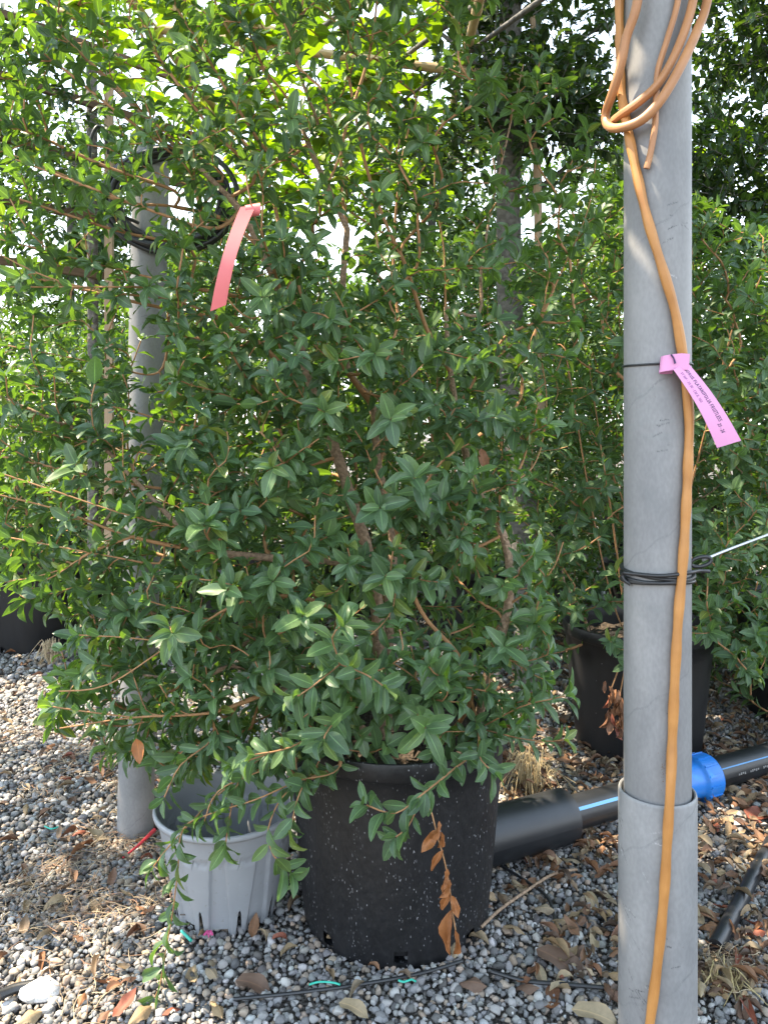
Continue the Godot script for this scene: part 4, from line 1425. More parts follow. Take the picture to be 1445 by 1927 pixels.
func build_main_shrub() -> void:
	rng.seed = 4711
	var root := thing("potted_shrub", SHRUB, "large evergreen shrub with glossy oval leaves spreading from a speckled black pot", "shrub")
	var pm := pot_mesh(0.268, 0.322, 0.555)
	var pot := mi("pot", pm, M.pot, root)
	pot.rotation.y = -PI * 0.5 + 0.03
	pot.set_meta("label", "black plastic pot speckled with white scratches")
	mi("soil", soil_mesh(0.30, 0.49), M.soil, root)
	var pl := Plant.new()
	pl.axis = SHRUB + Vector3(0, 0, -0.15)
	var base := pl.add(P(770, 1480, 2.27), -1, 1)
	# stems as [[u, v, depth], ...] from the pot up
	var stems := [
		[[770, 1480, 2.27], [724, 1400, 2.24], [718, 1200, 2.22], [700, 1060, 2.20], [662, 950, 2.18], [640, 860, 2.18], [600, 770, 2.2], [560, 650, 2.22], [540, 520, 2.25]],
		[[770, 1480, 2.27], [738, 1400, 2.30], [728, 1150, 2.30], [738, 1000, 2.30], [716, 880, 2.28], [702, 760, 2.25], [655, 690, 2.2], [640, 560, 2.16], [655, 430, 2.12]],
		[[770, 1480, 2.27], [885, 1400, 2.22], [918, 1270, 2.16], [962, 1140, 2.14], [948, 1020, 2.14], [902, 930, 2.18], [870, 840, 2.22], [848, 700, 2.24], [842, 580, 2.24], [836, 470, 2.24], [820, 340, 2.24], [840, 200, 2.26]],
		[[770, 1480, 2.27], [880, 1330, 2.16], [862, 1240, 2.12], [800, 1165, 2.08], [770, 1100, 2.05], [745, 980, 2.0]],
		[[848, 700, 2.24], [800, 620, 2.16], [758, 500, 2.10], [720, 415, 2.05], [690, 300, 2.02], [660, 150, 2.0]],
		[[870, 840, 2.22], [975, 760, 2.3], [985, 680, 2.3], [1042, 545, 2.28], [1100, 400, 2.26], [1125, 300, 2.26]],
		[[842, 580, 2.24], [905, 590, 2.4], [905, 500, 2.42], [925, 380, 2.44], [960, 230, 2.45], [985, 120, 2.45]],
		[[700, 1060, 2.20], [600, 1055, 2.10], [420, 1042, 2.0], [250, 1010, 1.95], [110, 960, 1.93], [-30, 925, 1.92]],
		[[420, 1042, 2.0], [345, 1000, 2.0], [245, 890, 2.02], [180, 830, 2.03], [60, 770, 2.05], [-40, 730, 2.05]],
		[[718, 1200, 2.22], [600, 1130, 2.05], [460, 1130, 1.95], [330, 1210, 1.88], [200, 1290, 1.84], [110, 1300, 1.84]],
		[[560, 650, 2.22], [470, 430, 2.1], [390, 330, 2.06], [300, 250, 2.05], [190, 140, 2.05], [110, 50, 2.06], [70, -40, 2.08]],
		[[600, 770, 2.2], [480, 640, 2.12], [340, 570, 2.05], [200, 550, 2.02], [90, 520, 2.0], [-40, 460, 2.0]],
		[[540, 520, 2.25], [440, 420, 2.25], [330, 390, 2.22], [230, 380, 2.2], [120, 330, 2.2], [20, 290, 2.2]],
		[[655, 430, 2.12], [590, 300, 2.12], [540, 180, 2.12], [430, 60, 2.14], [390, -60, 2.15]],
		[[655, 430, 2.12], [640, 280, 2.2], [700, 100, 2.24], [720, -70, 2.26]],
		[[540, 520, 2.25], [480, 300, 2.4], [300, 120, 2.45], [250, -40, 2.45]],
		[[738, 1000, 2.30], [620, 900, 2.5], [480, 780, 2.62], [400, 600, 2.66], [420, 430, 2.66]],
		[[716, 880, 2.28], [760, 700, 2.55], [740, 500, 2.66], [760, 300, 2.68], [800, 150, 2.68]],
		[[902, 930, 2.18], [1000, 880, 2.4], [1030, 760, 2.5], [1010, 640, 2.52]],
		[[962, 1140, 2.14], [1030, 1080, 2.1], [1060, 1020, 2.1]],
		[[918, 1270, 2.16], [1000, 1200, 2.2], [1040, 1150, 2.2]],
		[[702, 760, 2.25], [560, 590, 1.98], [470, 600, 1.86], [430, 560, 1.82]],
		[[560, 650, 2.22], [500, 470, 1.95], [478, 398, 1.757], [462, 330, 1.74]],
		[[724, 1400, 2.24], [560, 1300, 2.05], [400, 1340, 1.94], [250, 1350, 1.88], [120, 1370, 1.86]],
	]
	for k in stems.size():
		var pts := []
		for q in stems[k]: pts.append(P(q[0], q[1], q[2]) + Vector3(rr(-0.008, 0.008), 0, rr(-0.01, 0.01)))
		var n := pl.nearest(pts[0])
		pts[0] = pl.pos[n]
		pl.polyline(spline(pts, 0.035), n)
	# hanging and outlying shoots, leafy along their length: [path, leaf size, droop]
	var hang := [
		[[[640, 1440, 1.95], [560, 1470, 1.86], [480, 1505, 1.82], [400, 1530, 1.82], [345, 1560, 1.83], [335, 1640, 1.85], [325, 1720, 1.86], [312, 1790, 1.87], [300, 1860, 1.88], [285, 1885, 1.885]], 0.072, 0.35],
		[[[620, 1450, 1.96], [540, 1490, 1.85], [505, 1560, 1.83], [515, 1610, 1.82], [545, 1640, 1.81]], 0.078, 0.2],
		[[[900, 1400, 2.0], [850, 1450, 1.86], [800, 1490, 1.80], [745, 1530, 1.78], [690, 1515, 1.76]], 0.074, 0.3],
		[[[800, 1490, 1.80], [765, 1560, 1.78], [745, 1575, 1.77]], 0.078, 0.2],
		[[[900, 1400, 2.0], [905, 1430, 1.86], [925, 1450, 1.84]], 0.08, 0.3],
		[[[900, 1370, 2.1], [980, 1330, 2.0], [1040, 1315, 1.96], [1062, 1310, 1.95]], 0.078, 0.15],
		[[[900, 1370, 2.1], [980, 1390, 2.02], [1040, 1395, 1.98], [1060, 1392, 1.97]], 0.075, 0.3],
		[[[520, 1440, 1.95], [430, 1480, 1.88], [330, 1580, 1.86], [290, 1630, 1.86]], 0.07, 0.3],
		[[[560, 1430, 1.97], [480, 1455, 1.86], [410, 1490, 1.83], [385, 1545, 1.82]], 0.078, 0.3],
		[[[600, 1440, 1.97], [565, 1490, 1.84], [548, 1555, 1.81]], 0.08, 0.3],
		[[[500, 1420, 1.95], [450, 1470, 1.86], [432, 1540, 1.84], [425, 1590, 1.83]], 0.076, 0.3],
		[[[400, 1390, 1.95], [340, 1440, 1.88], [310, 1500, 1.86]], 0.074, 0.3],
		[[[560, 1400, 1.97], [500, 1420, 1.84], [440, 1440, 1.80]], 0.082, 0.2],
		[[[250, 1350, 1.88], [170, 1340, 1.84], [100, 1330, 1.82]], 0.07, 0.2],
		[[[330, 1210, 1.88], [240, 1200, 1.86], [150, 1195, 1.86]], 0.06, 0.15],
		[[[250, 1010, 1.95], [170, 1040, 1.9], [110, 1080, 1.88], [90, 1090, 1.88]], 0.085, 0.2],
		[[[150, 1060, 1.9], [70, 1085, 1.87], [10, 1095, 1.86]], 0.05, 0.1],
		[[[660, 1330, 1.96], [640, 1250, 1.78], [625, 1200, 1.70], [640, 1180, 1.68]], 0.088, 0.15],
		[[[640, 1250, 1.78], [590, 1290, 1.70], [560, 1310, 1.68]], 0.09, 0.25],
		[[[640, 1250, 1.78], [690, 1270, 1.70], [720, 1290, 1.68]], 0.085, 0.25],
		[[[660, 1330, 1.96], [620, 1370, 1.76], [610, 1390, 1.73]], 0.085, 0.2],
		[[[660, 1330, 1.96], [560, 1400, 1.78], [480, 1420, 1.72]], 0.085, 0.25],
		[[[760, 1330, 1.96], [790, 1350, 1.80], [800, 1370, 1.74]], 0.088, 0.35],
		[[[745, 980, 2.0], [715, 960, 1.86], [715, 955, 1.78]], 0.082, 0.1],
		[[[745, 980, 2.0], [790, 930, 1.84], [780, 900, 1.76]], 0.085, 0.1],
		[[[870, 1040, 2.1], [860, 1010, 1.95], [880, 985, 1.90]], 0.05, 0.0],
		[[[560, 880, 2.1], [540, 870, 1.9], [515, 880, 1.80]], 0.082, 0.15],
		[[[640, 780, 2.1], [600, 770, 1.9], [610, 775, 1.82]], 0.08, 0.15],
		[[[760, 760, 2.1], [740, 780, 1.9], [735, 790, 1.80]], 0.082, 0.15],
		[[[860, 820, 2.1], [900, 790, 1.95], [930, 785, 1.88]], 0.08, 0.15],
		[[[700, 700, 2.1], [700, 670, 1.92], [705, 665, 1.84]], 0.078, 0.1],
		[[[560, 590, 1.98], [600, 590, 1.86], [620, 600, 1.82]], 0.078, 0.15],
		[[[690, 1080, 2.1], [670, 1050, 1.92], [655, 1060, 1.84]], 0.076, 0.15],
		[[[760, 1100, 2.05], [735, 1080, 1.9], [725, 1085, 1.82]], 0.078, 0.15],
		[[[420, 1042, 1.98], [390, 1010, 1.86], [385, 990, 1.82]], 0.09, 0.0],
		[[[460, 1130, 1.95], [450, 1110, 1.83], [430, 1110, 1.78]], 0.085, 0.2],
		[[[330, 1210, 1.88], [320, 1180, 1.80], [325, 1190, 1.75]], 0.08, 0.15],
		[[[500, 1200, 1.95], [560, 1170, 1.84], [570, 1160, 1.78]], 0.088, 0.15],
	]
	for q in [[470, 560, -40, 440], [420, 600, -30, 500], [360, 470, -40, 350], [400, 430, 30, 300], [330, 360, -20, 215], [420, 330, 110, 60], [360, 300, 30, 60], [480, 330, 240, 30], [300, 700, -40, 640], [380, 800, -40, 700], [340, 860, -40, 790], [420, 940, -40, 850], [360, 1000, -30, 880], [300, 1060, 10, 1010], [520, 300, 330, 10], [560, 260, 430, -30], [330, 540, 20, 540], [600, 240, 520, -20]]:
		var zz := rr(1.86, 2.08)
		hang.append([[[q[0], q[1], zz + 0.08], [lerpf(q[0], q[2], 0.35), lerpf(q[1], q[3], 0.30), zz], [lerpf(q[0], q[2], 0.7), lerpf(q[1], q[3], 0.68), zz - 0.02], [q[2], q[3], zz - 0.01]], rr(0.054, 0.064), 0.15])
	for h in hang:
		var pts := []
		for q in h[0]: pts.append(P(q[0], q[1], q[2]))
		var n := pl.nearest(pts[0])
		var gap: float = pl.pos[n].distance_to(pts[0])
		pts.push_front(pl.pos[n])
		var ids := pl.polyline(spline(pts, 0.03), n, 0)
		ids.push_front(n)
		var total: float = pl.plen[ids[-1]] - pl.plen[ids[0]]
		leafy(pl, ids, h[1] * 0.87, 0.031, clampf(gap / maxf(total, 0.01), 0.0, 0.5), rr(0.2, 0.9), 2, h[2])
	# shoot tips through the crown: rows of v with the crown's edges in u
	var rows := [[-90, 60, 860], [50, -50, 980], [150, -70, 1060], [300, -70, 1135], [450, -60, 1120], [560, 10, 1095], [640, 110, 1080], [720, -40, 1050], [900, -70, 1010], [1000, -40, 1025], [1100, 10, 1055], [1180, 130, 1030], [1300, 90, 1030], [1390, 110, 980], [1450, 330, 900]]
	var ts := []
	var tries := 0
	while ts.size() < 1460 and tries < 90000:
		tries += 1
		var v := rr(-90, 1450)
		var i := 0
		while i < rows.size() - 2 and rows[i + 1][0] < v: i += 1
		var k: float = (v - rows[i][0]) / (rows[i + 1][0] - rows[i][0])
		var ul: float = lerpf(rows[i][1], rows[i + 1][1], k)
		var ur: float = lerpf(rows[i][2], rows[i + 1][2], k)
		var u := rr(ul, ur)
		var s := (u - ul) / (ur - ul) * 2.0 - 1.0
		var half := 0.42 * sqrt(maxf(1.0 - s * s * 0.75, 0.0)) * (1.0 if v < 1250 else lerpf(1.0, 0.75, (v - 1250) / 200.0))
		half *= lerpf(0.6, 1.0, clampf((u + 60.0) / 560.0, 0.0, 1.0))
		var w := rr(-1, 1)
		w = signf(w) * pow(absf(w), 0.6)
		if w > 0.0 and rng.randf() < 0.35: continue
		# sparser where the photograph shows the row behind
		if u > 740 and v < 620 and rng.randf() < (0.72 if v < 330 else 0.55): continue
		if w < 0.35 and u > 600 and u < 780 and v > 820 and v < 1190 and rng.randf() < 0.6: continue
		if w < 0.35 and u > 840 and u < 1010 and v > 860 and v < 1260 and rng.randf() < 0.5: continue
		if w < 0.3 and u > 620 and u < 880 and v > 400 and v < 740 and rng.randf() < 0.5: continue
		if u > 225 and u < 320 and v > 540 and v < 700 and rng.randf() < 0.8: continue
		if u > 950 and v > 560 and rng.randf() < 0.35: continue
		if v > 1020 and v < 1250 and u > 700 and u < 900 and rng.randf() < 0.55: continue
		if v > 560 and v < 700 and u < 260 and rng.randf() < 0.5: continue
		if u < 330 and v < 1100 and rng.randf() < 0.42: continue
		if v < 480 and u < 740 and rng.randf() < 0.38: continue
		var centre := 2.24 - 0.12 * clampf((500.0 - u) / 500.0, 0.0, 1.0)
		var p := P(u, v, centre + half * w)
		if p.y < 0.56 and Vector2(p.x - SHRUB.x, p.z - SHRUB.z).length() < 0.34: continue
		var ok := true
		for q in ts:
			if q[0].distance_squared_to(p) < 0.0021:
				ok = false
				break
		if not ok: continue
		var upper := clampf((700.0 - v) / 700.0, 0.0, 1.0)
		var sz := lerpf(0.065, 0.056, upper) * rr(0.85, 1.15)
		var light := rr(0.0, 0.9)
		ts.append([p, sz, light, lerpf(0.35, 0.12, upper), p.distance_to(Vector3(0.05, 0.6, -2.26))])
	ts.sort_custom(func(a, b): return a[4] < b[4])
	grow(pl, ts, {"leafy": 0.21, "spacing": 0.029, "rosette": 2, "ahead": 0.5, "density": 0.94})
	print("shoots ", ts.size(), " leaves ", pl.leaves.size(), " nodes ", pl.pos.size())
	# room for the coral tag
	var kept := []
	for l in pl.leaves:
		var c: Vector3 = l[0] * Vector3(0, 0, 0.5)
		var lu := CX + c.x / -c.z * F
		var lv := HORIZON - (c.y - EYE) / -c.z * F
		var near_tag := lv > 375 and lv < 590 and absf(lu - lerpf(470, 408, (lv - 385) / 195.0)) < 46 and -c.z < 1.82
		if not near_tag: kept.append(l)
	pl.leaves = kept
	# into the shrub's own axes
	for k in pl.pos.size(): pl.pos[k] -= SHRUB
	build_wood(pl, root, 0.0018, 0.42, 0.0085, M.bark, M.twig, 6)
	# leaves: pick in world axes, then move
	build_leaves(pl, root, M.leaf, 300, leaf_meshes)
	for c in root.get_children():
		if c.name.begins_with("leaf") or c.name.begins_with("foliage"):
			c.position -= SHRUB
	# the dead twig hanging over the pot
	var dp := []
	for q in [[800, 1505, 1.80], [812, 1530, 1.79], [822, 1570, 1.785], [836, 1620, 1.785], [845, 1665, 1.79], [850, 1710, 1.79], [857, 1750, 1.79]]: dp.append(P(q[0], q[1], q[2]) - SHRUB)
	dp = spline(dp, 0.012)
	var db := MB.new()
	db.tube(dp, const_r(dp.size(), 0.0018), 6)
	var dt := mi("dead_twig", db.commit(), M.twig, root)
	dt.set_meta("label", "dead twig with dry orange brown leaves hanging over the pot")
	var crumpled := [leaf_mesh(8, 0.9, 0.7, 0.5, 0.5), leaf_mesh(8, -0.6, 0.45, 0.52, 0.6), leaf_mesh(8, 0.3, 0.9, 0.55, 0.4)]
	for q in [[826, 1545, -0.5, 0.045, 0], [824, 1562, -1.3, 0.072, 1], [830, 1565, -0.2, 0.05, 2], [834, 1600, -1.0, 0.062, 0], [842, 1635, -0.3, 0.055, 1], [846, 1655, -0.9, 0.05, 2], [848, 1680, -0.7, 0.055, 0], [850, 1685, 0.3, 0.045, 1], [852, 1710, -0.15, 0.085, 2], [856, 1750, 0.0, 0.06, 0]]:
		var o := mi("dry_leaf", crumpled[q[4]], M.orange_dead, dt)
		var a: float = q[2]
		o.transform = leaf_xf(P(q[0], q[1], 1.785) - SHRUB, Vector3(sin(a) * 0.9, -1, rr(-0.3, 0.5)), Vector3(rr(-1.0, 1.0), 0.2, 1), q[3] * rr(0.85, 1.15), rr(0.6, 1.0))

# ------------------------------------------------------------------ pipes and hoses on the ground
func build_pipes() -> void:
	rng.seed = 55
	var a := Vector3(0.365, 0.092, -2.49)
	var b := Vector3(1.62, 0.07, -3.15)
	var d := (b - a).normalized()
	var root := thing("water_main", a, "thick black water pipe with a blue stripe lying across the gravel", "pipe")
	var m := MB.new()
	var e := d * 4.0
	m.tube([d * 0.02, d * 0.3, d * 0.8, d * 1.2, e], const_r(5, 0.056), 32)
	mi("pipe", m.commit(), M.black_pipe, root)
	var sl := MB.new()
	sl.tube([d * -0.12, d * -0.118, d * 0.20, d * 0.285, d * 0.288], [0.084, 0.087, 0.087, 0.087, 0.083], 40)
	mi("end_sleeve", sl.commit(), M.black_pipe, root)
	# stripe: a raised band along the camera side
	var upv := Vector3.UP
	var sd := d.cross(upv).normalized()   # towards the camera or away
	if sd.z < 0: sd = -sd
	var sn := (upv * 0.62 + sd * 0.78).normalized()
	var ac := d.cross(sn).normalized()
	var cen := []
	var acr := []
	for k in 30:
		var along := lerpf(0.29, 4.0, k / 29.0)
		cen.append(d * along + sn * 0.0568)
		acr.append(ac * (0.011 if along < 0.9 else 0.0045))
	mi("stripe", ribbon(cen, acr, 0.0015).commit(), M.blue_stripe, root)
	# worn, unreadable print on the pipe
	var pm := MB.new()
	for k in 17:
		if k in [4, 5, 11, 12]: continue
		var ang := 0.32 + 0.02 * (k % 3)
		var pn2 := (upv * sin(ang - 0.25) + sd * cos(ang - 0.25)).normalized()
		pm.box(d * (1.10 + 0.011 * k) + pn2 * 0.0562, Vector3(0.0065, 0.006 + 0.003 * (k % 2), 0.0008), Basis(d, d.cross(pn2) * -1.0, pn2))
	mi("print_marks", pm.commit(), M.steel, root)
	# blue coupling
	var cp := thing("blue_coupling", a + d * 0.86, "bright blue plastic compression coupling on the black water pipe", "coupling")
	var nut := MB.new()
	var prof := [[-0.13, 0.058], [-0.13, 0.066], [-0.12, 0.078], [-0.05, 0.080], [-0.045, 0.070], [0.045, 0.070], [0.05, 0.084], [0.12, 0.086], [0.13, 0.081], [0.135, 0.060]]
	var pts := []
	var rad := []
	for q in prof:
		pts.append(d * q[0]); rad.append(q[1])
	nut.tube(pts, rad, 36, false)
	mi("body", nut.commit(), M.blue, cp)
	for k in 14:
		var ang := TAU * k / 14.0
		var nn := sd * cos(ang) + d.cross(sd) * sin(ang)
		var rb := MB.new()
		rb.box(d * 0.085 + nn * 0.085, Vector3(0.066, 0.006, 0.007), Basis(d, nn, d.cross(nn)))
		mi("grip_rib", rb.commit(), M.blue, cp)
	# black tube at the right
	var h := spline([G(1346, 1782, 0.022), G(1395, 1690, 0.024), G(1450, 1585, 0.024), G(1540, 1440, 0.024)], 0.05)
	var hb := MB.new()
	hb.tube(h, const_r(h.size(), 0.0205), 16)
	tag(mi("black_tube", hb.commit(), M.black_pipe, self), "cut length of black plastic tube lying beside the pipe post sleeve", "tube")
	# thin drip lines
	var lines := [
		[[[440, 1880], [560, 1868], [680, 1852], [790, 1832], [870, 1808]], 0.0042, "thin black drip line curving in front of the speckled pot"],
		[[[925, 1828], [990, 1846], [1060, 1852], [1180, 1862]], 0.005, "thin black drip line running to the pipe post sleeve"],
		[[[930, 1622], [985, 1655], [1030, 1690], [1046, 1740], [1056, 1785]], 0.0045, "thin black drip line dropping from the pipe sleeve past the big brown leaf"],
		[[[1310, 1560], [1380, 1555], [1470, 1552]], 0.004, "thin black drip line under the leaf litter by the post"],
		[[[360, 1770], [350, 1760], [342, 1752]], 0.004, "short green tube end poking from under the grey pot"],
		[[[0, 1872], [30, 1860], [70, 1852]], 0.012, "black hose piece at the edge of the white stone"],
	]
	for l in lines:
		var pp := []
		for q in l[0]: pp.append(G(q[0], q[1], 0.016 + l[1]))
		pp = spline(pp, 0.02)
		var lb := MB.new()
		lb.tube(pp, const_r(pp.size(), l[1]), 8)
		tag(mi("drip_line", lb.commit(), M.green_string if "green" in l[2] else M.black, self), l[2], "hose")
	# hoses at the far left pot
	for k in 2:
		var pp2 := spline([G(130, 1150 - 22 * k, 0.05), G(190, 1128 - 22 * k, 0.05), G(300, 1095 - 18 * k, 0.05)], 0.08)
		var lb2 := MB.new()
		lb2.tube(pp2, const_r(pp2.size(), 0.05), 14)
		tag(mi("black_hose", lb2.commit(), M.black_pipe, self), ["thick black hose lying at the foot of the rear pot", "second thick black hose lying behind the first at the rear pot"][k], "hose")
	# pale conduit behind the shrub
	var cd := spline([G(760, 1052, 0.03), G(800, 1045, 0.05), G(850, 1042, 0.05), G(900, 1046, 0.03)], 0.1)
	var cb := MB.new()
	cb.tube(cd, const_r(cd.size(), 0.035), 12)
	tag(mi("pale_conduit", cb.commit(), M.grey_plastic, self), "pale curved conduit lying on sunlit ground behind the shrub", "conduit")

# ------------------------------------------------------------------ litter
func strand_mesh(seed: int) -> ArrayMesh:
	var r := RandomNumberGenerator.new()
	r.seed = seed
	var pts := []
	var rad := []
	var p := Vector3(-0.5, 0, 0)
	var d := Vector3(1, 0.2, 0)
	for k in 7:
		pts.append(p)
		rad.append(0.02 * (1.0 - 0.1 * k))
		d = (d + Vector3(r.randf_range(-0.2, 0.2), r.randf_range(-0.3, 0.2), r.randf_range(-0.5, 0.5))).normalized()
		p += d * 0.17
	var b := MB.new()
	b.tube(pts, rad, 4, false)
	return b.commit()

func build_litter() -> void:
	rng.seed = 808
	var curled := [leaf_mesh(7, 2.0, 0.7, 0.42, 0.3), leaf_mesh(7, -1.3, 0.35, 0.45, 0.35), leaf_mesh(7, 0.8, 0.9, 0.4, 0.3), leaf_mesh(7, 1.4, -0.5, 0.45, 0.4)]
	M.curled = curled
	var group := "dead leaves fallen on the gravel"
	var words := ["reddish brown dead leaf curled on the gravel", "dark brown dead leaf curled on the gravel", "tan dead leaf curled on the gravel", "greyish brown dead leaf curled on the gravel", "pale straw coloured dead leaf curled on the gravel", "russet dead leaf curled on the gravel"]
	var made := 0
	var tries := 0
	while made < 210 and tries < 6000:
		tries += 1
		var u := rr(0, 1445)
		var v := rr(1330, 1925)
		var dens := 0.22
		if u > 950: dens = 0.75
		elif u < 330: dens = 0.3
		if rng.randf() > dens: continue
		var p := G(u, v, 0.018)
		if Vector2(p.x - SHRUB.x, p.z - SHRUB.z).length() < 0.33 or Vector2(p.x + 0.452, p.z + 2.29).length() < 0.2 or Vector2(p.x - POST.x, p.z - POST.z).length() < 0.12: continue
		var k := rng.randi_range(0, 5)
		var o := mi("fallen_leaf", curled[rng.randi_range(0, 3)], M.dead_tints[k], self)
		o.transform = Transform3D(Basis.from_euler(Vector3(rr(-0.35, 0.35), rr(0, TAU), rr(-0.5, 0.5))).scaled(Vector3.ONE * rr(0.045, 0.085)), p + Vector3(0, 0.004, 0))
		tag(o, words[k], "leaf", group)
		made += 1
	var special := [
		[1050, 1805, 0.125, 3, 0.9, 0.4, "largest brown leaf, lying flat by the drip line beside the post sleeve", 1.25, 2],
		[1420, 1525, 0.15, 5, 2.4, 0.5, "rust red broad dead leaf at the end of the black tube", 1.6, 1],
		[480, 1850, 0.10, 3, 1.4, 0.2, "long dark dead leaf in front of the grey pot", 1.0, 2],
		[665, 1895, 0.075, 4, 1.2, 0.2, "yellowish dry leaf in front of the speckled pot", 1.1, 2],
		[1120, 1905, 0.11, 4, 1.4, 0.3, "pale dry leaf with wavy edges against the post sleeve", 1.1, 1],
		[1115, 1690, 0.07, 4, 0.2, 0.9, "pale folded dry leaf standing up in the gravel", 1.0, 2],
		[1325, 1720, 0.075, 0, 1.5, 0.3, "orange brown dead leaf touching the post sleeve", 1.2, 2],
	]
	for s in special:
		var o2 := mi("fallen_leaf", leaf_mesh(8, 0.5 + 0.3 * s[8], 0.25, 0.5, 0.25), M.dead_tints[s[3]], self)
		o2.transform = Transform3D(Basis.from_euler(Vector3(s[5] * 0.5, s[4], 0.2)).scaled(Vector3(s[7], 1, 1) * s[2]), G(s[0], s[1], 0.025) - Basis(Vector3.UP, s[4]) * Vector3(0, 0, s[2] * 0.5))
		tag(o2, s[6], "leaf", group)
	# leaf litter that nobody could count
	var xf := [[], [], [], []]
	var co := [[], [], [], []]
	var pal := [Color(0.42, 0.22, 0.11), Color(0.30, 0.16, 0.09), Color(0.52, 0.38, 0.22), Color(0.24, 0.16, 0.11), Color(0.58, 0.47, 0.31), Color(0.34, 0.24, 0.15)]
	for k in 7500:
		var x: float
		var z: float
		if rng.randf() < 0.72:
			x = rr(0.45, 3.2); z = rr(2.5, 6.0)
			if x > 0.62 * z + 0.3: continue
			if rng.randf() < 0.45: z = rr(1.9, 3.4)
		else:
			x = rr(-3.0, 0.4); z = rr(1.9, 7.0)
			if rng.randf() < 0.5: continue
		var vi := rng.randi_range(0, 3)
		xf[vi].append(Transform3D(Basis.from_euler(Vector3(rr(-0.5, 0.5), rr(0, TAU), rr(-0.6, 0.6))).scaled(Vector3.ONE * rr(0.034, 0.075)), Vector3(x, rr(0.018, 0.034), -z)))
		var c: Color = pal[rng.randi_range(0, 5)] * rr(0.5, 0.95)
		c.a = 1.0
		co[vi].append(c)
	var lr := thing("leaf_litter", Vector3.ZERO, "scattered small dead brown leaves covering the gravel round the pots", "leaves")
	lr.set_meta("kind", "stuff")
	for k in 4: multi("litter", curled[k], M.dead, xf[k], co[k], lr)
	# dry clippings heaped on the left
	var strands := [strand_mesh(1), strand_mesh(2), strand_mesh(3), strand_mesh(4)]
	var sx := [[], [], [], []]
	var sc := [[], [], [], []]
	var blobs := [[170, 1430, 0.16, 360], [90, 1500, 0.10, 120], [230, 1590, 0.16, 420], [120, 1650, 0.18, 420], [50, 1720, 0.16, 260], [250, 1480, 0.10, 200], [270, 1700, 0.12, 200], [170, 1740, 0.14, 200], [320, 1340, 0.12, 120], [40, 1400, 0.14, 120], [1380, 1830, 0.07, 160], [200, 1860, 0.12, 90]]
	for bl in blobs:
		var c0 := G(bl[0], bl[1], 0.0)
		for k in int(bl[3] * 0.62):
			var p2 := c0 + Vector3(rng.randfn() * bl[2] * 0.6, 0, rng.randfn() * bl[2] * 0.6)
			p2.y = rr(0.012, 0.034)
			var vi2 := rng.randi_range(0, 3)
			sx[vi2].append(Transform3D(Basis.from_euler(Vector3(rr(-0.4, 0.4), rr(0, TAU), rr(-0.4, 0.4))).scaled(Vector3(1, 0.8, 1) * rr(0.03, 0.085)), p2))
			var cc: Color = [Color(0.34, 0.26, 0.17), Color(0.27, 0.16, 0.10), Color(0.42, 0.34, 0.23), Color(0.20, 0.14, 0.095)][rng.randi_range(0, 3)] * rr(0.5, 0.95)
			cc.a = 1.0
			sc[vi2].append(cc)
	var dc := thing("dry_clippings", Vector3.ZERO, "brown dried clippings matted over the sunlit gravel by the rear post", "clippings")
	dc.set_meta("kind", "stuff")
	for k in 4: multi("clippings", strands[k], M.straw, sx[k], sc[k], dc)
	# dry tufts
	tuft(G(1000, 1500), 0.17, 70, 0.13, "withered olive brown weed hanging beside the thick pipe sleeve", Color(0.34, 0.27, 0.15))
	tuft(G(98, 1252), 0.15, 60, 0.09, "tuft of dry straw standing at the foot of the rear pot", Color(0.50, 0.40, 0.26))
	tuft(G(1365, 1862), 0.055, 26, 0.10, "dry yellowish weed clump beside the cut black tube", Color(0.34, 0.27, 0.13), 46)
	# brown bunch hanging from the right rear pot
	var hb := thing("dead_branch", P(1160, 1240, 3.02), "dead branch with a bunch of brown leaves hanging over the rear pot", "branch")
	var off := hb.position
	for q in [[1178, 1200, 1148, 1300], [1180, 1215, 1165, 1310], [1176, 1190, 1176, 1320]]:
		var tb := MB.new()
		var tp := spline([P(q[0], q[1], 3.08) - off, P(lerpf(q[0], q[2], 0.4), lerpf(q[1], q[3], 0.5), 3.03) - off, P(q[2], q[3], 3.02) - off], 0.03)
		tb.tube(tp, const_r(tp.size(), 0.003), 5)
		mi("twig", tb.commit(), M.twig, hb)
	for k in 44:
		var ol := mi("dry_leaf", curled[rng.randi_range(0, 3)], M.dead_tints[[0, 5, 1][rng.randi_range(0, 2)]], hb)
		var pu := rr(1137, 1180)
		ol.transform = leaf_xf(P(pu, rr(1292, 1372) - absf(pu - 1165) * 0.6, 3.02 + rr(-0.03, 0.03)) - off, Vector3(rr(-0.5, 0.5), -1, rr(-0.4, 0.4)), Vector3(rr(-1, 1), 0.3, 1), rr(0.045, 0.075))
	# small coloured things
	var rs := MB.new()
	var rp := spline([G(232, 1614, 0.03), G(262, 1590, 0.035), G(291, 1562, 0.04)], 0.02)
	var rrad := []
	for k in rp.size(): rrad.append(lerpf(0.003, 0.0075, float(k) / rp.size()))
	rs.tube(rp, rrad, 8)
	tag(mi("red_peg", rs.commit(), M.red, self), "slim red plastic peg lying by the foot of the rear post", "peg")
	var mg := thing("pink_twine", G(394, 1772), "frayed tuft of pink twine in front of the grey pot", "twine")
	for k in 12:
		var sb := MB.new()
		var an := rr(-0.8, 0.8)
		sb.tube(spline([Vector3(rr(-0.008, 0.008), 0.03, 0), Vector3(sin(an) * 0.02, 0.035, 0.02), Vector3(sin(an) * 0.04, 0.02, 0.05 + rr(0, 0.02))], 0.008).slice(0, 6), const_r(6, 0.0018), 5)
		mi("strand", sb.commit(), M.magenta, mg)
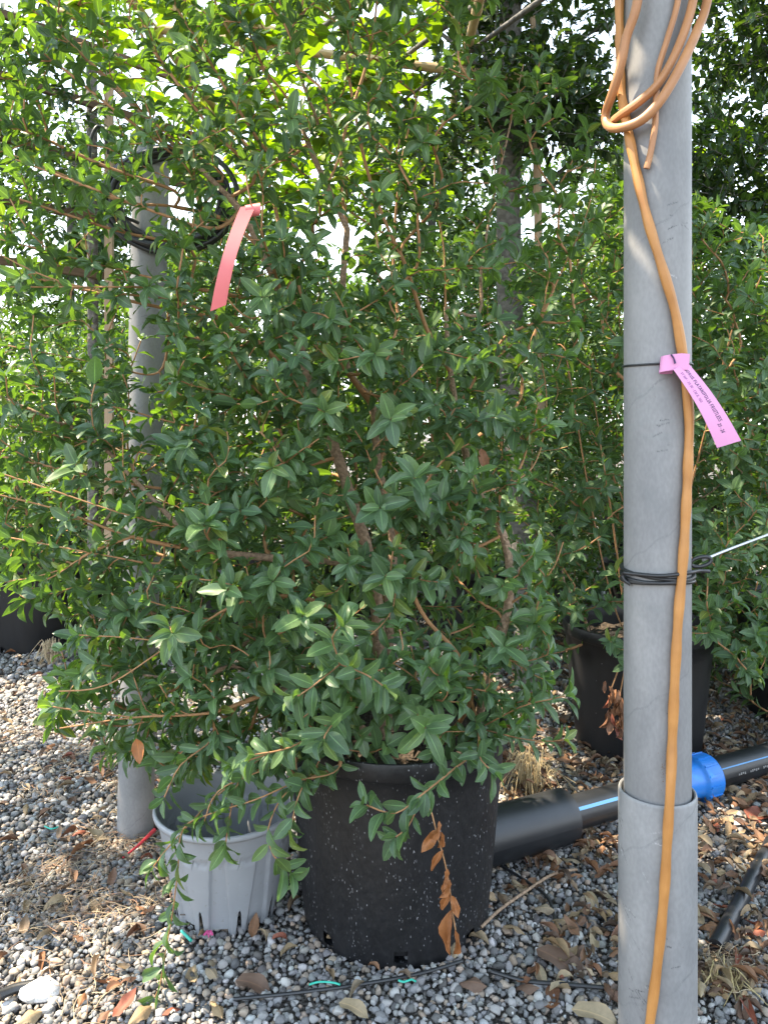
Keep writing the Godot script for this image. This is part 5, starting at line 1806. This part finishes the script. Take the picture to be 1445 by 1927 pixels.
	for q in [[[[582, 1853], [600, 1848], [625, 1849], [640, 1853]], "short turquoise string curved on the gravel in front of the pot"], [[[750, 1845], [760, 1848], [775, 1843], [782, 1847]], "tiny turquoise string by the pot's drain hole"], [[[85, 1555], [98, 1560], [110, 1556]], "scrap of green string among the dry clippings"]]:
		var gp := []
		for w in q[0]: gp.append(G(w[0], w[1], 0.03))
		gp = spline(gp, 0.012)
		var gb := MB.new()
		gb.tube(gp, const_r(gp.size(), 0.0026), 6)
		tag(mi("string", gb.commit(), M.green_string, self), q[1], "string")
	# a big pale stone
	var wsx := mi("white_stone", pebble_mesh(104), M.white_stone, self)
	wsx.transform = Transform3D(Basis.from_euler(Vector3(0.1, 0.9, 0.15)).scaled(Vector3(0.13, 0.075, 0.085)), G(78, 1862, 0.02))
	tag(wsx, "large whitish stone lying in the sunlit gravel", "stone")
	# a bent twig on the gravel
	var bt := MB.new()
	var bp := spline([G(905, 1745, 0.03), G(940, 1712, 0.04), G(985, 1680, 0.03), G(1040, 1645, 0.03), G(1085, 1636, 0.03)], 0.03)
	bt.tube(bp, const_r(bp.size(), 0.0045), 7)
	tag(mi("fallen_twig", bt.commit(), M.bark, self), "bent brown twig lying from the speckled pot to the pipe sleeve", "twig")
	# the lone orange leaf caught in the shrub's lower edge
	for s2 in [[257, 1408, 1.83, "single orange dead leaf caught among the low green leaves"], [905, 862, 2.0, "tan dead leaf caught high among the shrub's stems"], [512, 838, 2.0, "reddish dead leaf caught deep in the shrub"]]:
		var ol2 := mi("caught_leaf", curled[1], M.orange_dead if s2[0] == 257 else M.dead_tints[0], self)
		ol2.transform = leaf_xf(P(s2[0], s2[1] - 18, s2[2]), Vector3(0.2, -1, 0.1), Vector3(0.2, 0.1, 1), 0.062, 1.1)
		tag(ol2, s2[3], "leaf")

func tuft(at: Vector3, h: float, n: int, spread: float, label: String, c: Color, leaves := 14) -> void:
	var t := thing("dry_tuft", at, label, "dry plant")
	var b := MB.new()
	for k in n:
		var a := rr(0, TAU)
		var o := Vector3(cos(a), 0, sin(a))
		var r := spread * rr(0.2, 1.0)
		var top := o * r * 0.6 + Vector3(0, h * rr(0.5, 1.1), 0)
		var e := o * r * 1.2 + Vector3(rr(-0.03, 0.03), h * rr(0.05, 0.5), rr(-0.03, 0.03))
		var pts := spline([o * r * 0.15, top * 0.7 + o * 0.01, top, e], 0.03)
		var rad := []
		for q in pts.size(): rad.append(lerpf(0.0022, 0.0008, float(q) / pts.size()) * rr(0.6, 1.5))
		b.tube(pts, rad, 4, false)
	var m := std(c.r, c.g, c.b, 0.9)
	mi("dry_stems", b.commit(), m, t).set_meta("kind", "stuff")
	for k in leaves:
		var o := mi("dry_leaf", M.curled[rng.randi_range(0, 3)], M.dead_tints[[2, 4, 3][rng.randi_range(0, 2)]], t)
		var a := rr(0, TAU)
		o.transform = leaf_xf(Vector3(cos(a) * spread * rr(0.2, 0.9), h * rr(0.2, 0.8), sin(a) * spread * rr(0.2, 0.9)), Vector3(rr(-1, 1), rr(-1, 0.3), rr(-1, 1)), Vector3(rr(-1, 1), 1, rr(-1, 1)), rr(0.03, 0.065))
